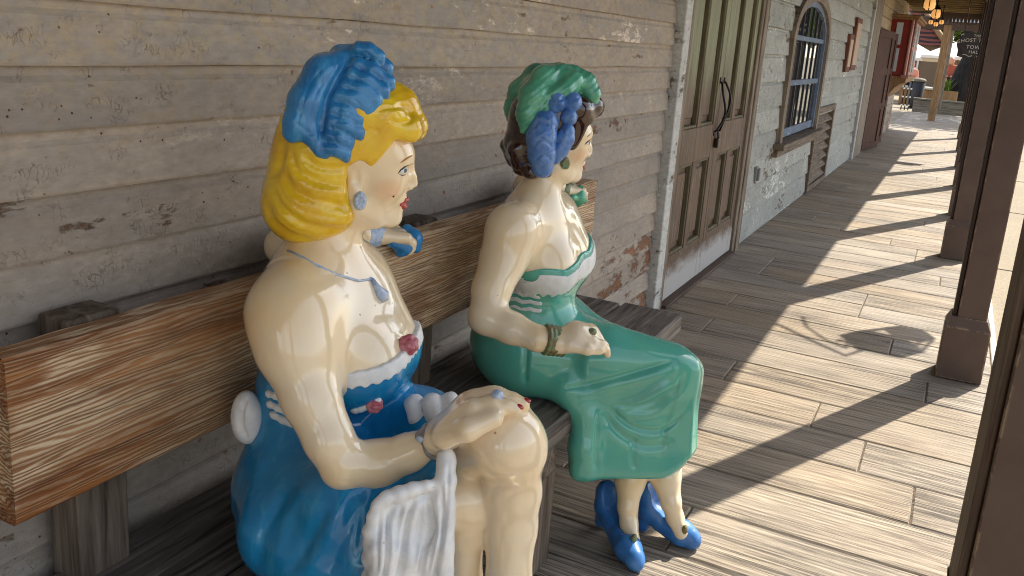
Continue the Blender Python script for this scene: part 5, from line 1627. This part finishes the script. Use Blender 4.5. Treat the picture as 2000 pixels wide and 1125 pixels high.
def fold1(P, N): return (ridges(P, D1, 13, -0.005) + ridges(P, D1b, 14, 0.004)) * toward(P, N)
DRESS1 = d.build('dress', M['blue_dress'], S1, smooth=2, move=fold1).name
# lace round the neckline
l = Sculpt(0.003)
fl, ll, hl = field(lambda S: bod(S, 0.0085))
def lace(X):
    y, x = X[..., 1], X[..., 0]
    w_ = 0.0025 * np.sin(2 * np.pi * np.arctan2(y - 1.19, x + 0.93) * 9)
    n = neckline(X)
    return np.maximum(np.maximum(fl(X), X[..., 2] - n - 0.004 - w_ * 0.4), n - 0.024 + w_ - X[..., 2])
l.shape(lace, np.array([ll[0], ll[1], 0.68]), np.array([hl[0], hl[1], 0.93]), 0.002)
l.build('lace_edge', M['white_trim'], S1, smooth=1)
# three white bands on the side of the bodice, and under the bust
dv1 = bvh_of(bpy.data.objects[DRESS1])
for ln in ([(522, 768), (545, 776), (575, 792)], [(524, 788), (550, 800), (582, 812)], [(530, 808), (560, 824), (592, 832)], [(690, 802), (712, 796), (738, 782)]):
    daub('white_band', dv1, ln, 0.0062, M['white_trim'], S1)
# ruffled white edge of the skirt
r = Sculpt(0.003)
for pts in ([J(752, 1006, -0.668, 26), J(800, 986, -0.645, 29), J(848, 972, -0.622, 28)], [J(872, 892, -0.612, 17), J(869, 945, -0.602, 22), J(862, 1060, -0.592, 25), J(858, 1180, -0.59, 25)],
            [J(752, 1006, -0.668, 27), J(748, 1080, -0.655, 30), J(746, 1180, -0.65, 32)], [J(794, 990, -0.65, 33), J(790, 1080, -0.64, 38), J(788, 1180, -0.635, 38)],
            [J(836, 976, -0.63, 30), J(830, 1080, -0.618, 33), J(826, 1180, -0.613, 33)]): r.chain(pts, 0.012)
for (xx, yy, rr) in ((737, 988, 14), (728, 1010, 15), (725, 1036, 16), (724, 1062, 15), (720, 1092, 17), (722, 1122, 16), (755, 974, 14), (780, 964, 15), (806, 955, 15), (832, 948, 14)):
    r.chain([J(xx, yy, -0.672 + 0.0005 * (xx - 730), rr)], 0.011)
def ruff(P, N): return 0.0006 * np.sin(P[:, 2] * 160 + 3 * np.sin(P[:, 0] * 90)) + 0.0016 * np.sin(P[:, 2] * 70 + P[:, 1] * 50)
RG = [smooth_line(q) for q in ([(766, 985), (757, 1040), (756, 1105), (742, 1150)], [(811, 968), (792, 1040), (787, 1090), (776, 1150)], [(838, 965), (842, 1030), (826, 1090), (820, 1150)], [(862, 950), (866, 1030), (852, 1110), (850, 1150)])]
RH = [smooth_line(q) for q in ([(744, 1000), (738, 1060), (736, 1120)], [(786, 985), (776, 1040), (772, 1080)], [(824, 985), (818, 1050), (806, 1110)], [(850, 1000), (846, 1060), (836, 1120)], [(876, 900), (876, 960), (868, 1040)])]
r.build('ruffle', M['white_trim'], S1, smooth=1, move=lambda P, N: ruff(P, N) + (ridges(P, RG, 5, -0.011) + ridges(P, RH, 3.5, -0.004)) * toward(P, N))
r = Sculpt(0.0025)
for (px, py) in ((812, 796), (846, 792), (880, 790)):
    p = on_view(dv1, px, py + 10); p = np.array(p) if p is not None else A(px, py, -0.77)
    r.chain([(*(p + [-0.005, 0.004, 0.014]), 0.017), (*(p + [0.008, -0.006, -0.008]), 0.015), (*(p + [0.022, -0.012, -0.022]), 0.008)], 0.003)
r.build('ruffle', M['white_trim'], S1, smooth=1, move=ruff)
# bow at the back
b = Sculpt(0.003)
b.ell(A(482, 815, -1.03), (0.028, 0.026, 0.05), None, 0.006); b.ell(A(492, 822, -1.02), (0.02, 0.02, 0.042), None, 0.004)
BW = [smooth_line([(486, 772), (474, 800), (474, 835), (484, 862)]), smooth_line([(470, 800), (466, 820), (470, 845)])]
b.build('bow', M['white_trim'], S1, smooth=1, move=lambda P, N: ridges(P, BW, 3.5, -0.006) * toward(P, N))
# roses
def rose(name, parent, p, r, nrm, mat=None):
    g = Sculpt(0.0022); n = np.array(nrm, float); n /= np.linalg.norm(n)
    a = np.cross(n, [0, 0, 1.0]); a /= np.linalg.norm(a); b_ = np.cross(n, a); p = np.array(p)
    g.ell(p, (r * 0.8,) * 3, None, 0.002)
    for i in range(7):
        t = 2 * math.pi * i / 7; c = p + (a * math.cos(t) + b_ * math.sin(t)) * r * 0.62 + n * r * 0.25
        g.ell(c, (r * 0.42,) * 3, None, 0.0015)
    for i in range(4):
        t = 2 * math.pi * i / 4 + 0.4; c = p + (a * math.cos(t) + b_ * math.sin(t)) * r * 0.28 + n * r * 0.75
        g.ell(c, (r * 0.3,) * 3, None, 0.001)
    g.build(name, mat or M['flower_red'], parent)
v_ = -np.array(ray(800, 670))
rp = on_view(dv1, 790, 680) or on_view(bv1, 788, 672) or Vector(A(790, 676, -0.8))
rose('rose', S1, np.array(rp) + [0.006, 0, 0.008], 0.0185, v_ + [0.6, 0, 0])
rp = on_view(dv1, 730, 790) or Vector(A(730, 790, -0.85))
rose('rose', S1, np.array(rp), 0.015, v_ + [0.6, 0, 0])
nails('fingernail', kn1, M['lip_red'], S1)
# shoes, hidden below the picture
def shoe(name, parent, toe, heel, mat, h=0.085, lab=None):
    toe = np.array(toe, float); heel = np.array(heel, float); dv = toe - heel; L = np.linalg.norm(dv[:2]); f_ = dv / L
    sd = np.array([-f_[1], f_[0], 0])
    P = lambda t, z, o=0: heel + f_ * L * t + sd * o + np.array([0, 0, z])
    g = Sculpt(0.003)
    g.chain([(*P(0.9, 0.03), 0.029), (*P(0.74, 0.036), 0.036), (*P(0.56, 0.042), 0.031), (*P(0.36, h * 0.85), 0.028), (*P(0.15, h + 0.022), 0.034), (*P(0.11, h + 0.062), 0.032)], 0.02)
    g.chain([(*P(0.97, 0.02), 0.018)], 0.016)
    g.chain([(*P(0.1, h), 0.026), (*P(0.05, h * 0.5), 0.018), (*P(0.04, 0.0165), 0.0165)], 0.012)
    g.cut(lambda X: 0.003 - X[..., 2], 0.003)
    # foot opening
    g.chain([(*P(0.24, h + 0.11), 0.034), (*P(0.34, h + 0.06), 0.031), (*P(0.5, h + 0.036), 0.024), (*P(0.66, 0.082), 0.015)], 0.006, 's')
    return g.build(name, mat, parent, smooth=1)
shoe('shoe', S1, (-0.33, 1.18, 0.0), (-0.54, 1.15, 0.0), M['shoe_blue']); shoe('shoe', S1, (-0.39, 1.1, 0.0), (-0.61, 1.1, 0.0), M['shoe_blue'])

# ------------------------------------------------------------------ the dark-haired figure
S2 = thing('seated_figure', 'painted dark haired woman in a green dress with blue flowers over her ear', 'statue', (-0.93, 2.02, 0.42))
O2 = A(1078, 292, -0.90)
vd = np.array([O2[0], O2[1]]); vd /= np.linalg.norm(vd)
a_ = math.radians(17)
Fq = np.array([vd[1], -vd[0]]); F2 = Fq * math.cos(a_) + vd * math.sin(a_)
fr2 = Frame(O2, F2, fr1.s)
s = Sculpt(0.004)
head(s, fr2); ear(s, fr2)
s.chain([(*A(1046, 415, -0.92), 0.054), (*A(1056, 372, -0.915), 0.045), (*fr2.P(676, 400, 0), 0.047)], 0.03)
RB2 = A(1068, 524, -0.872); LB2 = A(1098, 508, -0.886)
def chest2(S, g=0.0):
    S.chain([(-0.94, 2.0, 0.57, .115 + g), (-0.93, 2.0, 0.66, .086 + g), (-0.925, 2.03, 0.79, .1 + g), (-0.93, 2.03, 0.865, .075 + g)], 0.05)
    S.ell((-0.94, 2.03, 0.82), (0.095 + g, 0.135 + g, 0.125 + g), None, 0.05)
    S.ell(RB2, (.064 + g, .06 + g, .06 + g), None, 0.05); S.ell(LB2, (.064 + g, .06 + g, .06 + g), None, 0.05)
    S.chain([(-0.935, 1.96, 0.875, 0.048 + g), (*(RB2 + [-0.015, 0, 0.025]), 0.052 + g)], 0.09); S.chain([(-0.94, 2.05, 0.875, 0.048 + g), (*(LB2 + [-0.015, 0, 0.025]), 0.05 + g)], 0.09)
chest2(s)
s.chain([J(1000, 448, -0.92, 48), (*A(1040, 422, -0.925), 0.056), (-0.955, 2.08, 0.875, 0.048), (-1.0, 2.14, 0.87, 0.044)], 0.06)
s.chain([J(1000, 450, -0.92, 48), J(984, 505, -0.925, 47), J(960, 565, -0.925, 39), J(950, 618, -0.915, 33)], 0.03)
s.chain([J(950, 620, -0.915, 34), J(1000, 641, -0.85, 32), J(1050, 661, -0.785, 25), J(1085, 668, -0.745, 22)], 0.02)
s.chain([(-1.0, 2.14, 0.865, .046), (-1.07, 2.24, 0.86, .044), (-1.15, 2.36, 0.895, .04)], 0.03)
s.chain([(-1.15, 2.36, 0.895, .04), (-1.135, 2.46, 0.9, .034), (*A(1100, 371, -1.1), .026)], 0.02)
wl2 = A(1100, 371, -1.1)
hand(s, wl2, A(1140, 366, -1.07) - wl2, (0.9, -0.3, -0.1), (0, 0.1, 1), 0.12, [(0.7, 0.8, 0.6)] * 4, [(0.08, -0.2, -0.02, 0.12), (0.3, -0.4, -0.1, 0.1), (0.5, -0.42, -0.2, 0.085)])
wr2 = A(1092, 668, -0.74)
kn2 = hand(s, wr2, A(1176, 660, -0.668) - wr2, (-0.2, 0.9, -0.1), (-0.1, -0.25, 1), 0.135, [(0.34, 0.5, 0.3), (0.22, 0.42, 0.3), (0.16, 0.36, 0.3), (0.2, 0.38, 0.3)], [(0.1, -0.2, -0.02, 0.12), (0.36, -0.36, -0.08, 0.1), (0.6, -0.36, -0.12, 0.085)])
s.chain([J(1100, 666, -0.735, 24), J(1125, 655, -0.71, 27), J(1150, 652, -0.695, 22)], 0.02)
# legs under the skirt down to the shoes
s.chain([(-0.93, 2.0, 0.55, .09), (-0.62, 2.13, 0.5, .05), (-0.61, 2.12, 0.33, .044), (*at_z(1231, 938, 0.185), .042), (*at_z(1226, 990, 0.12), .027), (*at_z(1228, 1022, 0.08), .024), (*at_z(1236, 1058, 0.05), .02)], 0.02)
s.chain([(-0.93, 2.12, 0.55, .09), (-0.58, 2.2, 0.47, .05), (-0.57, 2.19, 0.33, .044), (*at_z(1299, 928, 0.195), .044), (*at_z(1310, 980, 0.13), .028), (*at_z(1318, 1010, 0.085), .024), (*at_z(1330, 1040, 0.05), .02)], 0.02)
body2 = s.build('body', M['skin'], S2, smooth=1, soften=[(lambda c: 0.6 < c.z < 0.935 and c.x < -0.80 and c.y < 2.2, 16)], paint=blush(fr2, SKIN))
bv2 = bvh_of(body2)
patch('eye_white', fr2, bv2, [(776, 324), (780, 319), (786, 317), (791, 318), (792, 322), (788, 327), (782, 328)], M['eye_white'], S2)
patch('iris', fr2, bv2, [(785, 318), (789, 318), (791, 321), (789, 326), (785, 326), (784, 322)], M['iris'], S2, lift=1.0)
decal('eyelash', fr2, bv2, [(770, 325, 0.8), (777, 319, 2.4), (785, 315, 2.6), (793, 312, 1.4)], 1.5, M['lash_black'], S2)
decal('eyebrow', fr2, bv2, [(776, 303, 0.7), (783, 298, 1.4), (793, 292, 1.2)], 1.5, M['lash_black'], S2)
M_ = Sculpt(0.0025)
fr2.ch(M_, [(781, 391, -22, 2.5), (789, 386, -11, 5.4), (793.5, 386, 0, 5.4), (789, 386, 11, 5.4), (781, 391, 22, 2.5)], 5)
fr2.ch(M_, [(781, 394, -20, 2.5), (787, 399, -9, 5.6), (790, 400, 0, 6.0), (787, 399, 9, 5.6), (781, 394, 20, 2.5)], 5)
M_.build('lips', M['lip_red'], S2)
# hair
h = Sculpt(0.0035)
fr2.el(h, 668, 262, 0, 112, 108, 92, 20)
fr2.el(h, 634, 332, 0, 84, 92, 88, 22)
for (u, v, o, r_) in ((580, 330, 0, 34), (590, 378, -30, 32), (590, 378, 30, 32), (618, 410, -52, 26), (618, 410, 52, 26), (612, 408, 0, 34), (572, 350, -45, 26), (572, 350, 45, 26), (660, 408, -56, 20), (660, 408, 56, 20)):
    fr2.el(h, u, v, o, r_, r_, r_, 10)
for sg in (-1, 1):
    fr2.ch(h, [(700, 205, sg * 48, 44), (745, 228, sg * 50, 38), (770, 250, sg * 46, 26)], 20); fr2.el(h, 742, 288, sg * 56, 34, 58, 20, 14, rot=0.35)
fr2.ch(h, [(755, 225, -48, 24), (790, 216, -28, 30), (806, 222, 4, 30), (796, 232, 38, 28), (765, 248, 56, 18)], 12)
fr2.ch(h, [(770, 190, 0, 34), (790, 206, 10, 30)], 12)
pf2 = poly_sd([(712, 372), (722, 345), (733, 352), (742, 346), (772, 272), (788, 262), (812, 258), (850, 262), (850, 480), (700, 480), (690, 430), (682, 400), (680, 350), (700, 335)])
h.cut(lambda X: -pf2(*fr2.loc(X)[:2]) * fr2.s, 0.006)
h.cut(lambda X: (fr2.loc(X)[1] - 430) * fr2.s, 0.012)
def hair_move2(P, N):
    u, v, o = fr2.loc(P)
    return fr2.s * (1.2 * np.sin(2 * np.pi * (u * 0.55 + v * 0.8 + 8 * np.sin(v * 0.05)) / 40) * np.clip((v - 280) / 60, 0.15, 1) * (u < 700) + 0.0)
h.build('hair', M['dark_hair'], S2, smooth=1, move=hair_move2)
# green feather hat
f = Sculpt(0.0035)
fr2.el(f, 672, 200, 0, 92, 84, 84, 14)
for sg in (-1, 1):
    q = lambda *p: [(a, b, sg * c, r) for a, b, c, r in p]
    fr2.ch(f, q((700, 126, 16, 24), (640, 148, 42, 36), (606, 196, 62, 40), (590, 245, 70, 32), (582, 290, 72, 12)), 12)
    fr2.ch(f, q((690, 132, 26, 26), (720, 150, 52, 28), (690, 172, 72, 26), (655, 186, 84, 22)), 8)
    fr2.ch(f, q((620, 190, 84, 14), (606, 222, 86, 16), (598, 252, 82, 12)), 5); fr2.ch(f, q((640, 196, 90, 12), (630, 236, 92, 14), (622, 262, 88, 10)), 5)
    fr2.ch(f, q((730, 130, 12, 26), (765, 152, 30, 28), (782, 182, 42, 24), (786, 204, 46, 16)), 8)
    fr2.ch(f, q((735, 160, 62, 5), (752, 184, 66, 5)), 4, 's')
f.build('feather_hat', M['hat_green'], S2, smooth=1, move=lambda P, N: fr2.s * 0.8 * np.sin(2 * np.pi * (fr2.loc(P)[0] * 0.6 + fr2.loc(P)[1] * 0.8) / 16))
# blue flowers over the ear
FL2 = [smooth_line(q) for q in ([(1040, 252), (1054, 236), (1074, 246)], [(1040, 288), (1058, 272), (1080, 286)], [(1044, 312), (1062, 302), (1080, 316)], [(1064, 200), (1074, 190), (1080, 202)], [(1092, 196), (1104, 190), (1110, 204)], [(1088, 222), (1098, 216)], [(1084, 256), (1096, 250), (1102, 262)], [(1082, 280), (1094, 276)])]
for i, (pts) in enumerate((((664, 206, -86, 31),), ((710, 204, -84, 30),), ((704, 246, -90, 25),),
                           ((636, 264, -92, 38), (626, 305, -98, 40), (632, 350, -96, 38), (640, 388, -86, 32)),
                           ((702, 282, -88, 22), (696, 306, -90, 26), (684, 338, -90, 24), (674, 360, -86, 20)))):
    g = Sculpt(0.0028)
    fr2.ch(g, list(pts), 8)
    if len(pts) == 1: fr2.ch(g, [(pts[0][0] + 4, pts[0][1] + 2, pts[0][2] - pts[0][3] * 0.75, pts[0][3] * 0.42)], 5)
    g.build('flower', M['flower_blue'], S2, smooth=1, move=lambda P, N: ridges(P, FL2, 3.2, -0.004) * toward(P, N) + fr2.s * 0.7 * np.sin(0.2 * fr2.loc(P)[0] + 2 * np.sin(0.13 * fr2.loc(P)[1])) * np.sin(0.17 * fr2.loc(P)[1]))
e = Sculpt(0.0025); fr2.el(e, 712, 378, -66, 15, 20, 9, 3, rot=-0.3)
for i in range(8): a = i * 0.8; fr2.ch(e, [(712 + 9 * math.cos(a), 378 + 12 * math.sin(a), -73, 3.5)], 1.5)
e.build('earring', M['gold_green'], S2)
# bracelet, ring, handkerchief
s = Sculpt(0.0025)
p0, p1 = A(1066, 663, -0.767), A(1100, 668, -0.735)
for i in range(5):
    tt = i / 4; c = p0 + (p1 - p0) * tt; ax = (p1 - p0) / np.linalg.norm(p1 - p0); e1 = np.cross(ax, [0, 0, 1.0]); e1 /= np.linalg.norm(e1); e2 = np.cross(e1, ax)
    for j in range(16):
        g = lambda t: c + (e1 * math.cos(t) + e2 * math.sin(t)) * (0.0312 - 0.002 * tt)
        s.chain([(*g(2 * math.pi * j / 16), 0.0052 + 0.001 * (j % 2)), (*g(2 * math.pi * (j + 1) / 16), 0.0052 + 0.001 * ((j + 1) % 2))], 0.002)
s.build('bracelet', M['gold_green'], S2)
hit = bv2.ray_cast(Vector((0, 0, EYE)), Vector(ray(1156, 648)).normalized())[0]
s = Sculpt(0.002); s.ell(hit if hit is not None else A(1156, 648, -0.68), (0.012, 0.012, 0.009), None, 0.002); s.build('ring', M['gold_green'], S2)
s = Sculpt(0.0025); s.chain([(*A(1099, 371, -1.1), 0.029), (*A(1106, 370, -1.098), 0.029)], 0.003); s.build('bracelet', M['gold_green'], S2)
s = Sculpt(0.003)
s.chain([(*A(1132, 372, -1.06), 0.018), (*A(1132, 386, -1.055), 0.02), (*A(1128, 398, -1.06), 0.012)], 0.01); s.chain([(*A(1118, 386, -1.065), 0.012), (*A(1140, 390, -1.055), 0.014)], 0.01)
s.build('handkerchief', M['hat_green'], S2)

# dress
def bod2(S, g=0.006): chest2(S, g); S.chain([(-0.94, 2.0, 0.55, .125 + g), (-0.935, 2.0, 0.63, .098 + g)], 0.05)
def neck2(X):
    x, y, z = X[..., 0], X[..., 1], X[..., 2]
    sw = 0.014 * np.abs(np.sin((y - 2.045) * 22))
    return 0.784 + 0.16 * np.clip(x + 0.885, 0, 0.2) + 0.28 * np.clip(y - 1.98, -0.02, 0.15) - 0.28 * np.clip(y - 2.16, 0, 0.1) + sw * np.clip((x + 0.9) / 0.05, 0, 1)
fb2, lb2_, hb2_ = field(bod2)
d = Sculpt(0.004)
d.shape(lambda X: np.maximum(fb2(X), X[..., 2] - neck2(X)), lb2_, np.array([hb2_[0], hb2_[1], 0.94]), 0.02)
d.ell((-0.95, 1.985, 0.54), (.135, .13, .125), None, 0.05); d.ell((-0.95, 2.12, 0.54), (.13, .13, .125), None, 0.05)
d.chain([(-0.92, 1.985, 0.54, .115), (-0.73, 2.03, 0.545, .085), (-0.578, 2.105, 0.515, .075)], 0.05)
d.chain([(-0.92, 2.11, 0.53, .115), (-0.74, 2.14, 0.50, .085), (-0.585, 2.2, 0.47, .07)], 0.05)
fp = poly_sd([(-0.735, 1.93), (-0.60, 2.012), (-0.488, 2.085), (-0.488, 2.13), (-0.525, 2.24), (-0.62, 2.28), (-0.73, 2.24)])
def drape(X):
    fl = 0.02 * np.clip((0.5 - X[..., 2]) / 0.25, 0, 1)
    a = fp(X[..., 0], X[..., 1]) + 0.03 - fl
    b_ = np.maximum(X[..., 2] - 0.565 + 0.32 * np.clip(X[..., 1] - 2.06, -0.05, 0.3), 0.236 + 0.03 * (X[..., 0] + 0.49) + 0.05 * np.clip((X[..., 0] + 0.545) / 0.06, 0, 1) ** 2 - X[..., 2]) + 0.022
    q = np.stack([a, b_], -1)
    return np.minimum(q.max(-1), 0) + np.sqrt((np.maximum(q, 0) ** 2).sum(-1)) - 0.026
d.shape(drape, (-0.78, 1.9, 0.22), (-0.44, 2.4, 0.6), 0.06)
d.chain([(-0.9, 1.95, 0.478, .055), (-0.79, 1.95, 0.475, .055), J(1146, 812, -0.735, 31), J(1140, 870, -0.73, 31), J(1141, 908, -0.728, 31)], 0.02)
# cloth pulled into folds from the far knee towards the seat
K1 = [smooth_line(q) for q in ([(1322, 716), (1245, 742), (1180, 760), (1124, 776)], [(1312, 745), (1250, 782), (1200, 798)], [(1335, 765), (1275, 808), (1200, 806)])]
K2 = [smooth_line(q) for q in ([(1176, 803), (1209, 846), (1258, 872), (1310, 866)], [(1183, 790), (1235, 834), (1296, 840), (1335, 806)], [(1318, 704), (1245, 726), (1150, 752), (1090, 760)], [(1330, 752), (1262, 790), (1196, 790)], [(1170, 806), (1166, 860), (1165, 925)], [(1029, 670), (1026, 752)])]
K3 = [smooth_line(q) for q in ([(1338, 720), (1308, 800), (1290, 885)], [(1240, 850), (1236, 890), (1240, 918)], [(1190, 690), (1120, 692), (1040, 676)])]
def fold2(P, N): return (ridges(P, K1[:2], 9, 0.008) + ridges(P, K1[2:], 6, 0.005) + ridges(P, K2[:1], 8, -0.007) + ridges(P, K2[1:], 5, -0.0065) + ridges(P, K3, 6, -0.003)) * toward(P, N)
d.build('dress', M['green_dress'], S2, smooth=2, move=fold2)
l = Sculpt(0.003)
fl_, ll_, hl_ = field(lambda S: bod2(S, 0.009))
def lace2(X):
    n = neck2(X); w_ = 0.003 * np.sin(2 * np.pi * np.arctan2(X[..., 1] - 2.04, X[..., 0] + 0.93) * 7)
    return np.maximum(np.maximum(fl_(X), X[..., 2] - n + 0.016), n - 0.066 - 0.12 * np.clip(X[..., 0] + 0.88, 0, 0.15) - 0.5 * w_ * 3 - X[..., 2])
l.shape(lace2, np.array([ll_[0], ll_[1], 0.68]), np.array([hl_[0], hl_[1], 0.93]), 0.002)
l.build('lace_edge', M['white_trim'], S2, smooth=1)
fl3, ll3, hl3 = field(lambda S: bod2(S, 0.0078))
for z0 in (0.71, 0.69, 0.67):
    l = Sculpt(0.003)
    def strip(X, z0=z0):
        zc = z0 + 0.02 * (X[..., 0] + 0.9) + 0.002 * np.sin(X[..., 0] * 160)
        return np.maximum(np.maximum(fl3(X), np.abs(X[..., 2] - zc) - 0.006), np.maximum(X[..., 0] + 0.865, X[..., 1] - 2.03))
    l.shape(strip, (-1.05, 1.8, z0 - 0.02), (-0.83, 2.06, z0 + 0.02), 0.002)
    l.build('white_band', M['white_trim'], S2, smooth=1)
# shoes with small gold buckles
tR, hR = at_z(1244, 1118), at_z(1170, 1026); tL, hL = at_z(1356, 1072), at_z(1250, 1036)
shoe('shoe', S2, tR, hR, M['shoe_blue'], 0.06); shoe('shoe', S2, tL, hL, M['shoe_blue'], 0.06)
for (px, py, z) in ((1238, 1052, 0.072), (1338, 1034, 0.068)):
    p = at_z(px, py, z)
    g = Sculpt(0.002); g.ell(p, (0.009, 0.011, 0.014), None, 0.002); g.build('buckle', M['gold_green'], S2)
